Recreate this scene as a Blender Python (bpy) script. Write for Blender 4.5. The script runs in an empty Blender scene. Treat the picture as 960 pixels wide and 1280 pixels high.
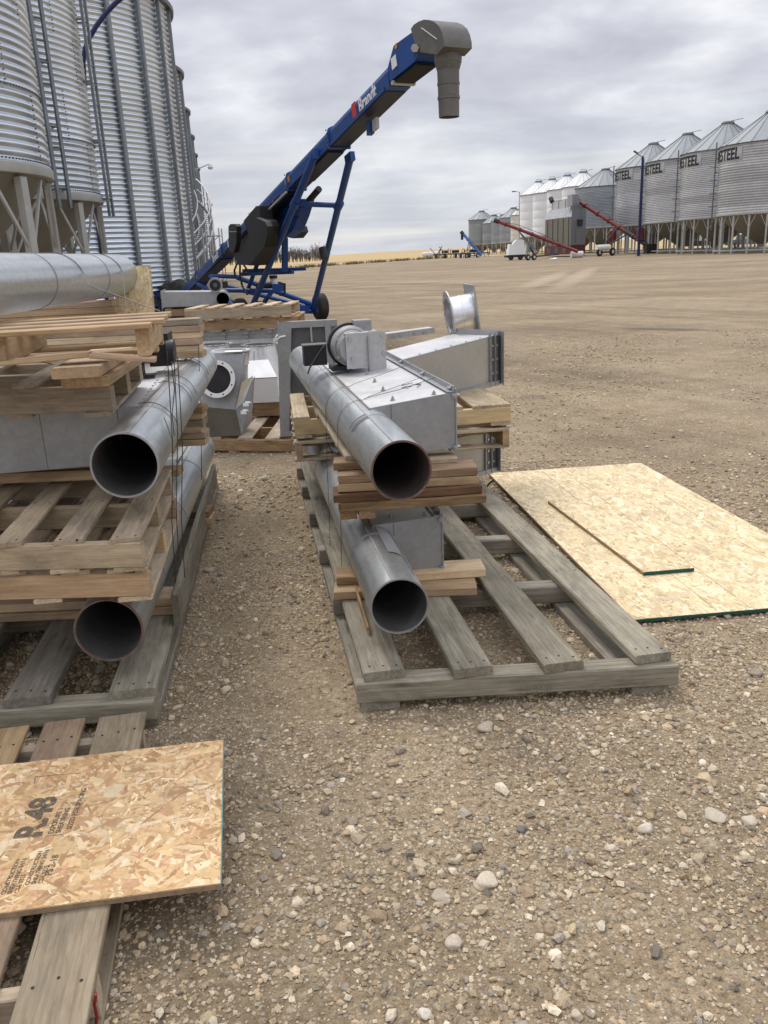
import bpy, bmesh, math, random
import numpy as np
from mathutils import Vector, Matrix
random.seed(7); RNG = np.random.default_rng(11)
SC = bpy.context.scene
COL = SC.collection
R = math.radians

# ------------------------------------------------------------------ camera
FPX, CAM_H, PITCH, ROLL = 1026.0, 1.65, R(17.3), R(2.7)
FW = Vector((0, math.cos(PITCH), -math.sin(PITCH)))
_r0 = Vector((1, 0, 0)); _u0 = Vector((0, math.sin(PITCH), math.cos(PITCH)))
RT = _r0 * math.cos(ROLL) - _u0 * math.sin(ROLL)
UP = _u0 * math.cos(ROLL) + _r0 * math.sin(ROLL)
EYE = Vector((0, 0, CAM_H))
cam_d = bpy.data.cameras.new('camera'); cam = bpy.data.objects.new('camera', cam_d); COL.objects.link(cam)
cam.matrix_world = Matrix(((RT.x, UP.x, -FW.x, 0), (RT.y, UP.y, -FW.y, 0), (RT.z, UP.z, -FW.z, CAM_H), (0, 0, 0, 1)))
cam_d.sensor_fit = 'VERTICAL'; cam_d.sensor_height = 36.0; cam_d.lens = 36.0 * FPX / 1280.0
cam_d.clip_start = 0.05; cam_d.clip_end = 9000
SC.camera = cam
SC.render.resolution_x, SC.render.resolution_y = 768, 1024

# ------------------------------------------------------------------ light
SC.view_settings.view_transform = 'Standard'; SC.view_settings.look = 'None'
SC.view_settings.exposure = 0.08; SC.view_settings.gamma = 1.0
SUN_EL, SUN_AZ = R(54), R(-32)          # azimuth clockwise from +Y (the way we look)
sun_d = bpy.data.lights.new('sun', 'SUN'); sun_d.energy = 1.7; sun_d.angle = R(18); sun_d.color = (1.0, 0.95, 0.88)
sun = bpy.data.objects.new('sun', sun_d); COL.objects.link(sun)
_sd = Vector((math.sin(SUN_AZ) * math.cos(SUN_EL), math.cos(SUN_AZ) * math.cos(SUN_EL), math.sin(SUN_EL)))
sun.rotation_euler = _sd.to_track_quat('Z', 'Y').to_euler(); sun.location = (0, 0, 50)

def nd(nt, typ, ins=None, **props):
    n = nt.nodes.new(typ)
    for k, v in props.items(): setattr(n, k, v)
    for k, v in (ins or {}).items():
        s = n.inputs[k]
        if isinstance(v, bpy.types.NodeSocket): nt.links.new(v, s)
        else: s.default_value = v
    return n
def mth(nt, op, a, b=None, c=None, clamp=False):
    ins = {0: a}
    if b is not None: ins[1] = b
    if c is not None: ins[2] = c
    return nd(nt, 'ShaderNodeMath', ins, operation=op, use_clamp=clamp).outputs[0]
def ramp(nt, fac, stops, interp='LINEAR'):
    n = nt.nodes.new('ShaderNodeValToRGB'); nt.links.new(fac, n.inputs[0])
    cr = n.color_ramp; cr.interpolation = interp
    while len(cr.elements) < len(stops): cr.elements.new(0.5)
    for e, (p, c) in zip(cr.elements, stops):
        e.position = p; e.color = (c[0], c[1], c[2], 1) if not isinstance(c, (int, float)) else (c, c, c, 1)
    return n.outputs[0]
def mixc(nt, fac, a, b, mode='MIX'):
    n = nt.nodes.new('ShaderNodeMix'); n.data_type = 'RGBA'; n.blend_type = mode
    for i, v in ((0, fac), (6, a), (7, b)):
        if isinstance(v, bpy.types.NodeSocket): nt.links.new(v, n.inputs[i])
        elif i == 0: n.inputs[0].default_value = v
        else: n.inputs[i].default_value = (v[0], v[1], v[2], 1)
    return n.outputs[2]
def noise(nt, vec, scale, detail=4, rough=.55, dist=0.0, out='Fac'):
    return nd(nt, 'ShaderNodeTexNoise', {'Vector': vec, 'Scale': scale, 'Detail': detail, 'Roughness': rough, 'Distortion': dist}).outputs[out]
def vmul(nt, vec, s):
    return nd(nt, 'ShaderNodeVectorMath', {0: vec, 1: s}, operation='MULTIPLY').outputs[0]

# sky: cloudy day, a thin layer of grey cloud over the Nishita sky
W = bpy.data.worlds.new('World'); SC.world = W; W.use_nodes = True
nt = W.node_tree; nt.nodes.clear()
sky = nt.nodes.new('ShaderNodeTexSky'); sky.sky_type = 'NISHITA'; sky.sun_disc = False
sky.sun_elevation = SUN_EL; sky.sun_rotation = SUN_AZ
tc = nt.nodes.new('ShaderNodeTexCoord')
sep = nd(nt, 'ShaderNodeSeparateXYZ', {0: tc.outputs['Generated']})
zz = mth(nt, 'ADD', mth(nt, 'MAXIMUM', sep.outputs[2], 0.0), 0.30)
pl = nd(nt, 'ShaderNodeCombineXYZ', {0: mth(nt, 'DIVIDE', sep.outputs[0], zz), 1: mth(nt, 'DIVIDE', sep.outputs[1], zz), 2: 0.37}).outputs[0]
n1 = noise(nt, vmul(nt, pl, (1.0, 1.0, 1.0)), 1.9, 5, .5, .25)
n2 = noise(nt, vmul(nt, pl, (0.9, 1.3, 1.0)), 4.6, 4, .55, .2)
nn = mth(nt, 'ADD', mth(nt, 'MULTIPLY', n1, .68), mth(nt, 'MULTIPLY', n2, .32))
cloud = ramp(nt, nn, [(.34, (.44, .44, .505)), (.43, (.52, .52, .58)), (.50, (.60, .60, .655)), (.57, (.735, .735, .775)), (.65, (.93, .93, .945))])
skyb = mixc(nt, 1.0, sky.outputs[0], (.10, .10, .10), 'MULTIPLY')
# thin bands of clear light close to the horizon
n3 = noise(nt, nd(nt, 'ShaderNodeCombineXYZ', {0: mth(nt, 'MULTIPLY', sep.outputs[0], 2.2), 1: mth(nt, 'MULTIPLY', sep.outputs[1], 2.2), 2: mth(nt, 'MULTIPLY', sep.outputs[2], 34.0)}).outputs[0], 1.6, 4, .5)
low = mth(nt, 'SUBTRACT', 1.0, mth(nt, 'DIVIDE', sep.outputs[2], .19), None, True)
band = mth(nt, 'MULTIPLY', ramp(nt, n3, [(.48, 0.0), (.68, 1.0)]), low)
c1 = mixc(nt, mth(nt, 'MULTIPLY', low, .62), cloud, (.60, .655, .745))
c2 = mixc(nt, mth(nt, 'MULTIPLY', band, .85), c1, (.86, .85, .82))
fin = mixc(nt, .10, c2, skyb)
# an overcast sky grows brighter towards the zenith
zb_ = mth(nt, 'ADD', 1.0, mth(nt, 'MULTIPLY', mth(nt, 'POWER', mth(nt, 'MAXIMUM', sep.outputs[2], 0.0), 2.0), 1.7))
fin = nd(nt, 'ShaderNodeVectorMath', {0: fin, 1: nd(nt, 'ShaderNodeCombineXYZ', {0: zb_, 1: zb_, 2: zb_}).outputs[0]}, operation='MULTIPLY').outputs[0]
bg = nd(nt, 'ShaderNodeBackground', {'Color': fin, 'Strength': 1.0})
nd(nt, 'ShaderNodeOutputWorld', {0: bg.outputs[0]})

# ------------------------------------------------------------------ pixel -> place helpers (photo is 960 x 1280)
def ray(u, v): return FW + RT * ((u - 480) / FPX) + UP * ((640 - v) / FPX)
def G(u, v, z=0.0):
    d = ray(u, v); return EYE + d * ((z - CAM_H) / d.z)
def AY(u, v, y):
    d = ray(u, v); return EYE + d * (y / d.y)
def AD(u, v, dist):
    d = ray(u, v); return EYE + d * (dist / math.hypot(d.x, d.y))

# ------------------------------------------------------------------ materials
MAT = {}
def newmat(name, rough=.6, metal=0.0, spec=.4):
    m = bpy.data.materials.new(name); m.use_nodes = True; nt = m.node_tree
    b = nt.nodes['Principled BSDF']
    b.inputs['Roughness'].default_value = rough; b.inputs['Metallic'].default_value = metal
    b.inputs['Specular IOR Level'].default_value = spec
    MAT[name] = m
    return m, nt, b
def coords(nt, offs=True):
    tc = nt.nodes.new('ShaderNodeTexCoord'); v = tc.outputs['Object']
    oi = nt.nodes.new('ShaderNodeObjectInfo')
    if offs:
        r = mth(nt, 'MULTIPLY', oi.outputs['Random'], 61.0)
        v = nd(nt, 'ShaderNodeVectorMath', {0: v, 1: nd(nt, 'ShaderNodeCombineXYZ', {0: r, 1: mth(nt, 'MULTIPLY', r, .37), 2: mth(nt, 'MULTIPLY', r, .73)}).outputs[0]}, operation='ADD').outputs[0]
    return v, oi.outputs['Random']
def bump(nt, b, h, strength, dist):
    n = nd(nt, 'ShaderNodeBump', {'Height': h, 'Strength': strength, 'Distance': dist})
    nt.links.new(n.outputs[0], b.inputs['Normal'])
def wood(name, dark, mid, light, stain=None, stain_amt=.5, vary=.25, rough=.75, knots=True):
    m, nt, b = newmat(name, rough, 0, .25)
    v, rnd = coords(nt)
    g1 = noise(nt, vmul(nt, v, (1.3, 26, 26)), 3.0, 6, .6, .6)
    g2 = noise(nt, vmul(nt, v, (5, 90, 90)), 4.0, 3, .6)
    g = mth(nt, 'ADD', mth(nt, 'MULTIPLY', g1, .72), mth(nt, 'MULTIPLY', g2, .28))
    c = ramp(nt, g, [(.30, dark), (.47, mid), (.66, light)])
    if knots:
        vo = nd(nt, 'ShaderNodeTexVoronoi', {'Vector': vmul(nt, v, (1.6, 7, 7)), 'Scale': 1.3}).outputs['Distance']
        k = ramp(nt, vo, [(.05, 1.0), (.13, 0.0)])
        c = mixc(nt, mth(nt, 'MULTIPLY', k, .6), c, (dark[0] * .45, dark[1] * .38, dark[2] * .3))
    st = ramp(nt, noise(nt, vmul(nt, v, (2.2, 6, 6)), 2.2, 5, .62, .4), [(.42, 0.0), (.66, 1.0)])
    if stain: c = mixc(nt, mth(nt, 'MULTIPLY', st, stain_amt), c, stain)
    c = mixc(nt, 1.0, c, ramp(nt, noise(nt, vmul(nt, v, (1.6, 4, 4)), 1.7, 5, .65, .8), [(.3, .68), (.5, 1.0), (.72, 1.16)]), 'MULTIPLY')
    # fine drying cracks along the grain
    ck = ramp(nt, noise(nt, vmul(nt, v, (.9, 34, 34)), 2.4, 5, .7, .15), [(.63, 0.0), (.68, 1.0)])
    c = mixc(nt, mth(nt, 'MULTIPLY', ck, .55), c, (dark[0] * .35, dark[1] * .33, dark[2] * .3))
    sp_ = ramp(nt, noise(nt, vmul(nt, v, (9, 14, 14)), 3.0, 5, .7), [(.60, 0.0), (.72, .35)])
    c = mixc(nt, sp_, c, (dark[0] * .5, dark[1] * .5, dark[2] * .5))
    # each board its own tone
    hs = nd(nt, 'ShaderNodeHueSaturation', {'Color': c, 'Hue': mth(nt, 'ADD', .494, mth(nt, 'MULTIPLY', rnd, .012)),
        'Saturation': mth(nt, 'ADD', .98 - vary * .5, mth(nt, 'MULTIPLY', rnd, vary * .9)),
        'Value': mth(nt, 'ADD', 1.0 - vary, mth(nt, 'MULTIPLY', mth(nt, 'FRACT', mth(nt, 'MULTIPLY', rnd, 7.31)), vary * 1.7))})
    nt.links.new(hs.outputs[0], b.inputs['Base Color'])
    bump(nt, b, g, .45, .0035)
    return m
wood('wood_new', (.32, .205, .11), (.45, .31, .185), (.57, .42, .27), (.36, .25, .15), .35, .2)
wood('wood_pale', (.50, .36, .20), (.62, .46, .27), (.70, .54, .34), (.46, .33, .2), .3, .14)
wood('wood_dull', (.29, .222, .145), (.42, .335, .228), (.54, .445, .32), (.26, .215, .155), .45, .2)
wood('wood_brown', (.20, .115, .055), (.32, .205, .108), (.44, .30, .17), (.12, .075, .042), .5, .22)
wood('wood_grey', (.155, .136, .10), (.255, .228, .175), (.375, .338, .265), (.165, .15, .105), .4, .22, .8)
wood('wood_old', (.21, .158, .10), (.315, .248, .168), (.42, .345, .25), (.20, .175, .13), .5, .2)
wood('wood_tan', (.25, .16, .085), (.38, .26, .15), (.48, .35, .215), (.18, .14, .095), .5, .2)
wood('wood_dark', (.075, .038, .015), (.135, .070, .028), (.22, .122, .052), None, 0, .2)

def osb_mat(name, base, strand=True):
    m, nt, b = newmat(name, .62, 0, .3)
    at = nt.nodes.new('ShaderNodeAttribute'); at.attribute_name = 'col'
    v, rnd = coords(nt, False)
    n = noise(nt, v, 60, 4, .6); n2 = noise(nt, v, 3.0, 4, .6)
    c = mixc(nt, 1.0, at.outputs['Color'], ramp(nt, n, [(.3, .82), (.7, 1.1)]), 'MULTIPLY')
    c = mixc(nt, ramp(nt, n2, [(.56, 0.0), (.75, .45)]), c, (.30, .24, .17))
    nt.links.new(c, b.inputs['Base Color']); bump(nt, b, n, .25, .002)
osb_mat('osb', None)
def plain(name, col, rough=.5, metal=0.0, var=.15, scale=6, spec=.4, bmp=0.0, dirt=None, dirt_amt=.4):
    m, nt, b = newmat(name, rough, metal, spec)
    v, rnd = coords(nt)
    n = noise(nt, v, scale, 5, .6)
    c = ramp(nt, n, [(.25, tuple(x * (1 - var) for x in col)), (.75, tuple(min(1, x * (1 + var)) for x in col))])
    if dirt:
        d = ramp(nt, noise(nt, v, scale * .45, 6, .65, .5), [(.48, 0.0), (.72, 1.0)])
        c = mixc(nt, mth(nt, 'MULTIPLY', d, dirt_amt), c, dirt)
        r = mth(nt, 'ADD', rough, mth(nt, 'MULTIPLY', d, .2)); nt.links.new(r, b.inputs['Roughness'])
    nt.links.new(c, b.inputs['Base Color'])
    if bmp: bump(nt, b, n, bmp, .003)
    return m
def galv(name, lo, hi, rough=.4, metal=.85, stretch=(1, 1, 1), scale=5, tone=0.0, tint=(1, 1, 1.02), spangle=70, dirt=.25):
    m, nt, b = newmat(name, rough, metal, .5)
    v, rnd = coords(nt)
    a = noise(nt, vmul(nt, v, stretch), scale, 6, .62, .4)
    sp = nd(nt, 'ShaderNodeTexVoronoi', {'Vector': v, 'Scale': spangle}).outputs['Color']
    spv = nd(nt, 'ShaderNodeSeparateColor', {0: sp}).outputs[0]
    f = mth(nt, 'ADD', mth(nt, 'MULTIPLY', a, .85), mth(nt, 'MULTIPLY', spv, .15))
    c = ramp(nt, f, [(.28, tuple(lo * t for t in tint)), (.7, tuple(hi * t for t in tint))])
    if tone:
        k = mth(nt, 'ADD', 1 - tone, mth(nt, 'MULTIPLY', rnd, tone * 1.6))
        c = mixc(nt, 1.0, c, nd(nt, 'ShaderNodeCombineColor', {0: k, 1: k, 2: k}).outputs[0], 'MULTIPLY')
    d = ramp(nt, noise(nt, v, 2.3, 6, .7, .6), [(.52, 0.0), (.75, 1.0)])
    c = mixc(nt, mth(nt, 'MULTIPLY', d, dirt), c, (.30, .275, .24))
    nt.links.new(c, b.inputs['Base Color'])
    nt.links.new(mth(nt, 'ADD', rough - .08, mth(nt, 'MULTIPLY', a, .2)), b.inputs['Roughness'])
    bump(nt, b, a, .06, .004)
    return m
galv('galv_tube', .43, .66, .32, .85, (6.0, .35, 6.0), 2.2, 0, (.95, 1.0, 1.01), 60, .18)
galv('galv_sheet', .46, .60, .45, .55, (1, 1, 1), 3.5, .08, (1, 1.0, 1.0), 45, .2)
galv('galv_grey', .30, .42, .5, .6, (1, 1, 1), 3, .1, (.97, 1.0, 1.03), 45, .2)
galv('galv_tan', .35, .42, .5, .35, (1, 1, 1), 2.5, .04, (1.0, .97, .88), 40, .15)
galv('galv_bright', .62, .82, .3, .9, (1, 1, 1), 9, 0, (1, 1.02, 1.04), 90, .05)
galv('galv_bin', .68, .80, .34, .95, (1, 1, .3), .8, .08, (.905, .995, 1.085), 2, .04)
galv('galv_far', .40, .52, .45, .55, (1, 1, .4), .5, .20, (.97, 1.0, 1.02), 3, .25)
galv('galv_blue', .27, .36, .45, .6, (1, 1, .4), .5, .2, (.88, .98, 1.08), 3, .15)
galv('galv_roof', .25, .32, .6, .25, (1, 1, 1), .7, .06, (.92, 1, 1.04), 4, .1)
galv('galv_rib', .20, .30, .45, .7, (1, 1, 1), 4, .1, (.93, 1, 1.07), 20, .1)
galv('galv_dark', .13, .2, .45, .6, (1, 1, 1), 4, .1, (.97, 1, 1.03), 20, .2)
galv('galv_olive', .13, .22, .38, .7, (1, 1, 1), 3, 0, (1, .99, .86), 30, .2)
galv('hood_grey', .10, .15, .55, .25, (1, 1, 1), 1.6, 0, (1.02, 1, .92), 10, .3)
plain('leg_paint', (.42, .43, .41), .55, .2, .1, 3, .4, 0, (.28, .25, .2), .3)
plain('hopper_paint', (.27, .26, .225), .55, .3, .12, 1.2, .4, 0, (.2, .18, .14), .3)
plain('sign_grey', (.46, .475, .475), .6, 0, .05, 1)
plain('white_bin', (.70, .71, .71), .55, 0, .06, .4, .4, 0, (.5, .5, .48), .3)
plain('white_paint', (.68, .68, .67), .5, 0, .06, 5, .4, 0, (.5, .48, .43), .25)
plain('white_plate', (.88, .88, .87), .5, 0, .03, 5)
plain('cream_bin', (.55, .53, .47), .5, 0, .08, .6)
plain('blue_paint', (.004, .054, .235), .4, 0, .2, 3, .4, 0, (.09, .10, .13), .3)
plain('blue_pole', (.008, .014, .085), .4, 0, .15, 3)
plain('underside_shade', (.010, .016, .036), .5, 0, .2, 3)  # near-black navy: shade under the conveyor put into the colour
plain('blue_light', (.06, .16, .42), .45, 0, .2, 3)
plain('red_paint', (.17, .022, .02), .45, 0, .25, 2, .4, 0, (.14, .06, .05), .5)
plain('maroon', (.11, .015, .02), .5, 0, .2, 2)
plain('red_decal', (.55, .04, .03), .5)
plain('decal_white', (.80, .82, .83), .5, 0, .03)
plain('decal_grey', (.45, .45, .45), .5, 0, .1, 40)
plain('orange_decal', (.55, .28, .03), .5)
plain('black_plastic', (.014, .014, .015), .5, 0, .25, 5, .4)
plain('black_letter', (.012, .012, .012), .6, 0, .1)
plain('ink', (.17, .14, .105), .9, 0, .2, 30, .1)
_nt = MAT['ink'].node_tree; _b = _nt.nodes['Principled BSDF']      # worn print: the ink has flaked off in specks
_v, _ = coords(_nt, False); _nt.links.new(ramp(_nt, noise(_nt, _v, 130, 4, .7), [(.40, .15), (.56, .9)]), _b.inputs['Alpha'])
plain('belt', (.018, .018, .02), .8, 0, .3, 8)
plain('rubber', (.022, .022, .022), .75, 0, .3, 9, .3, .3, (.12, .10, .075), .5)
plain('wire', (.10, .098, .095), .45, .7, .3, 20)
plain('bolt', (.45, .45, .45), .42, .8, .1, 20)
plain('rust', (.16, .10, .08), .7, .2, .4, 20, .3, 0, (.22, .19, .17), .8)
plain('seam_brown', (.17, .13, .09), .7, .2, .3, 20)
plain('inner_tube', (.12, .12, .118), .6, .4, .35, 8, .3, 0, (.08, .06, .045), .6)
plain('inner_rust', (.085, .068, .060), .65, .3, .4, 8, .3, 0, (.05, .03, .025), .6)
plain('tape', (.11, .12, .125), .6, .2, .1, 30)
plain('osb_edge', (.28, .20, .12), .8, 0, .3, 60)
plain('green_edge', (.01, .075, .06), .6, 0, .3, 30)
plain('teal_edge', (.10, .30, .30), .6, 0, .4, 30)
plain('motor_grey', (.33, .33, .32), .45, .3, .12, 12, .5)
plain('glass_lamp', (.7, .7, .68), .3, 0, .05)
plain('red_strap', (.25, .015, .015), .6)
plain('plastic_wrap', (.82, .84, .84), .25, 0, .04, 12, .6)
plain('yellow_machine', (.45, .30, .05), .5)
plain('dark_machine', (.04, .04, .045), .6, .2, .3, 2)
plain('nail', (.035, .03, .026), .6, .5, .3, 20)
plain('bark', (.15, .13, .115), .9, 0, .3, .05, .1)
plain('weed', (.14, .125, .055), .9, 0, .5, .08, .1)

# ------------------------------------------------------------------ mesh builder
class MB:
    def __init__(s): s.v = []; s.f = []; s.c = None
    def add(s, vs, fs):
        o = len(s.v); s.v.extend(tuple(p) for p in vs); s.f.extend(tuple(i + o for i in f) for f in fs); return s
    def hexa(s, p):   # 8 points: bottom loop 0-3 (ccw seen from above), top loop 4-7
        return s.add(p, [(3, 2, 1, 0), (4, 5, 6, 7), (0, 1, 5, 4), (1, 2, 6, 5), (2, 3, 7, 6), (3, 0, 4, 7)])
    def box(s, x0, x1, y0, y1, z0, z1):
        return s.hexa([(x0, y0, z0), (x1, y0, z0), (x1, y1, z0), (x0, y1, z0), (x0, y0, z1), (x1, y0, z1), (x1, y1, z1), (x0, y1, z1)])
    def fbox(s, o, X, Y, Z):   # corner o and three edge vectors
        o, X, Y, Z = map(Vector, (o, X, Y, Z))
        return s.hexa([o, o + X, o + X + Y, o + Y, o + Z, o + X + Z, o + X + Y + Z, o + Y + Z])
    def beam(s, a, b, w, h, up=(0, 0, 1)):
        a, b = Vector(a), Vector(b); d = (b - a).normalized(); up = Vector(up)
        if abs(d.dot(up)) > .98: up = Vector((0, 1, 0))
        x = d.cross(up).normalized() * (w / 2); y = x.cross(d).normalized() * (h / 2)
        L = b - a
        return s.fbox(a - x - y, x * 2, L, y * 2)
    def ring(s, a, d, r, n, ph=0):
        d = Vector(d).normalized(); t = Vector((0, 0, 1)) if abs(d.z) < .9 else Vector((1, 0, 0))
        x = d.cross(t).normalized(); y = d.cross(x).normalized(); a = Vector(a)
        return [a + x * (r * math.cos(ph + 2 * math.pi * i / n)) + y * (r * math.sin(ph + 2 * math.pi * i / n)) for i in range(n)]
    def cyl(s, a, b, r, n=12, r2=None, caps=True):
        a, b = Vector(a), Vector(b); d = b - a; r2 = r if r2 is None else r2
        vs = s.ring(a, d, r, n) + s.ring(b, d, r2, n)
        fs = [(i, i + n, (i + 1) % n + n, (i + 1) % n) for i in range(n)]
        if caps: fs += [tuple(range(n)), tuple(range(2 * n - 1, n - 1, -1))]
        return s.add(vs, fs)
    def pipe(s, a, b, ro, ri, n=32, r2o=None, r2i=None):
        a, b = Vector(a), Vector(b); d = b - a
        r2o = ro if r2o is None else r2o; r2i = ri if r2i is None else r2i
        vs = s.ring(a, d, ro, n) + s.ring(b, d, r2o, n) + s.ring(b, d, r2i, n) + s.ring(a, d, ri, n)
        fs = []
        for k in range(4):
            for i in range(n):
                j = (i + 1) % n; fs.append((k * n + i, ((k + 1) % 4) * n + i, ((k + 1) % 4) * n + j, k * n + j))
        return s.add(vs, fs)
    def path(s, pts, r, n=6, caps=True):
        pts = [Vector(p) for p in pts]; m = len(pts); vs = []
        x = None
        for i, p in enumerate(pts):
            d = (pts[min(i + 1, m - 1)] - pts[max(i - 1, 0)]).normalized()
            if x is None:
                t = Vector((0, 0, 1)) if abs(d.z) < .9 else Vector((1, 0, 0)); x = d.cross(t).normalized()
            else: x = (x - d * x.dot(d)).normalized()
            y = d.cross(x)
            vs += [p + x * (r * math.cos(2 * math.pi * k / n)) + y * (r * math.sin(2 * math.pi * k / n)) for k in range(n)]
        fs = []
        for i in range(m - 1):
            for k in range(n):
                j = (k + 1) % n; fs.append((i * n + k, i * n + j, (i + 1) * n + j, (i + 1) * n + k))
        if caps: fs += [tuple(range(n - 1, -1, -1)), tuple(range((m - 1) * n, m * n))]
        return s.add(vs, fs)
    def prism(s, poly, o, X, Y, D):   # polygon in plane (o, X, Y), extruded by D
        o, X, Y, D = map(Vector, (o, X, Y, D)); n = len(poly)
        a = [o + X * p[0] + Y * p[1] for p in poly]
        return s.add(a + [p + D for p in a], [tuple(range(n - 1, -1, -1)), tuple(range(n, 2 * n))] + [(i, (i + 1) % n, (i + 1) % n + n, i + n) for i in range(n)])
    def lathe(s, prof, n=48, c=(0, 0, 0), a0=0.0, a1=2 * math.pi):
        full = abs(a1 - a0 - 2 * math.pi) < 1e-6; cols = n if full else n + 1; m = len(prof)
        vs = []
        for i in range(cols):
            a = a0 + (a1 - a0) * i / n
            for r, z in prof: vs.append((c[0] + r * math.cos(a), c[1] + r * math.sin(a), c[2] + z))
        fs = []
        for i in range(n):
            j = (i + 1) % cols
            for k in range(m - 1): fs.append((i * m + k, j * m + k, j * m + k + 1, i * m + k + 1))
        return s.add(vs, fs)
    def mesh(s, name, smooth=True, ang=.55):
        me = bpy.data.meshes.new(name); me.from_pydata(s.v, [], s.f); me.update()
        if smooth and len(me.polygons):
            me.polygons.foreach_set('use_smooth', [True] * len(me.polygons)); me.set_sharp_from_angle(angle=ang)
        return me

WM = {}          # world matrix each object was built with
def link(name, me, mat=None, parent=None, M=None):
    o = bpy.data.objects.new(name, me); COL.objects.link(o)
    M = M.copy() if M is not None else Matrix.Identity(4)
    if mat and me is not None and len(me.materials) == 0: me.materials.append(MAT[mat])
    o.matrix_basis = M
    if parent is not None:
        o.parent = parent; o.matrix_parent_inverse = WM[parent.name].inverted()
    WM[o.name] = M
    return o
def obj(name, mb, mat, parent=None, M=None, smooth=True, ang=.55):
    return link(name, mb.mesh(name, smooth, ang), mat, parent, M)
USED = set()
def tag(o, label, cat, group=None, kind=None):
    if label in USED and not group: print('DUP LABEL', label)
    USED.add(label)
    o['label'] = label; o['category'] = cat
    if group: o['group'] = group
    if kind: o['kind'] = kind
    return o
def struct(o, kind='structure'): o['kind'] = kind; return o
def thing(name, label, cat, loc=(0, 0, 0), rz=0.0, group=None, M=None):
    o = bpy.data.objects.new(name, None); COL.objects.link(o); o.empty_display_size = .2
    M = M if M is not None else Matrix.Translation(Vector(loc)) @ Matrix.Rotation(rz, 4, 'Z')
    o.matrix_basis = M; WM[o.name] = M
    return tag(o, label, cat, group)
KIDS = {}
def copy_tree(root, M, label, group=None):
    def rec(o, par):
        c = o.copy(); COL.objects.link(c); c.parent = par
        if par is not None: c.matrix_parent_inverse = o.matrix_parent_inverse.copy()
        for ch in o.children: rec(ch, c)
        return c
    r = rec(root, None); r.matrix_basis = M; r['label'] = label; USED.add(label)
    if group: r['group'] = group
    return r
def plank_mesh(L, w, h, ch=.003, name='plank', rough=.002):
    ch = min(ch, w * .2, h * .2)
    nx = 4; xs = [-L / 2, -L / 6, L / 6, L / 2]
    prof = [(-w / 2 + ch, -h / 2), (w / 2 - ch, -h / 2), (w / 2, -h / 2 + ch), (w / 2, h / 2 - ch), (w / 2 - ch, h / 2), (-w / 2 + ch, h / 2), (-w / 2, h / 2 - ch), (-w / 2, -h / 2 + ch)]
    vs = []; 
    for x in xs:
        jy, jz = random.uniform(-rough, rough), random.uniform(-rough, rough)
        for y, z in prof: vs.append((x, y + jy + random.uniform(-rough, rough) * .4, z + jz * .4))
    fs = [tuple(range(7, -1, -1)), tuple(range(24, 32))]
    for i in range(3):
        for k in range(8): j = (k + 1) % 8; fs.append((i * 8 + k, i * 8 + j, (i + 1) * 8 + j, (i + 1) * 8 + k))
    mb = MB(); mb.add(vs, fs)
    return mb.mesh(name, False)
def frame(o, x, up=(0, 0, 1)):
    x = Vector(x).normalized(); up = Vector(up); y = up.cross(x).normalized(); z = x.cross(y)
    M = Matrix((x, y, z)).transposed().to_4x4(); M.translation = Vector(o); return M
def plank(name, a, b, w, h, mat, parent=None, base=None, up=(0, 0, 1), ch=.003, rough=.002):
    """board whose centre line runs a -> b (in the frame of `base`)"""
    base = base if base is not None else (WM[parent.name] if parent is not None else Matrix.Identity(4))
    a, b = Vector(a), Vector(b); d = b - a
    M = base @ frame((a + b) / 2, d, up)
    return link(name, plank_mesh(d.length, w, h, ch, name, rough), mat, parent, M)

# lettering as real flat meshes
def text_mesh(body, size=1.0, extrude=.004, bold=0.0, spacing=1.0, align='LEFT'):
    cu = bpy.data.curves.new('lettering', 'FONT'); cu.body = body; cu.size = size; cu.extrude = extrude; cu.offset = bold
    cu.align_x = align; cu.resolution_u = 3; cu.space_character = spacing
    o = bpy.data.objects.new('lettering', cu); COL.objects.link(o)
    dg = bpy.context.evaluated_depsgraph_get()
    me = bpy.data.meshes.new_from_object(o.evaluated_get(dg)); me.name = 'lettering'
    bpy.data.objects.remove(o); bpy.data.curves.remove(cu)
    me.materials.clear()
    return me
# ------------------------------------------------------------------ lettering first (cheap while the scene is empty)
T_WESTEEL = text_mesh('WESTEEL', 1.28, .012, .03, 1.02)
T_BRANDT = text_mesh('Brandt', .36, .003, .008)
T_BRANDT2 = text_mesh('Brandt', .30, .003, .008)
T_OSB_BIG = text_mesh('R.48', .115, .0003, .004, .95)
T_OSB_MID = text_mesh('EXPOSURE 1\nSHEATHING', .026, .0003, .0006)
T_OSB_MID2 = text_mesh('SIZED FOR SPACING', .026, .0003, .0006)
T_OSB_SMALL = text_mesh('CONSTRUCTION\nSHEATHING 24/16\nCSA 0325', .022, .0003, .0006)
T_OSB_PS = text_mesh('PS 2-18', .034, .0003, .001)
T_HEAT = text_mesh('CA-9', .016, .0003, .0004)
T_HEAT2 = text_mesh('HT', .016, .0003, .0004)

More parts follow.
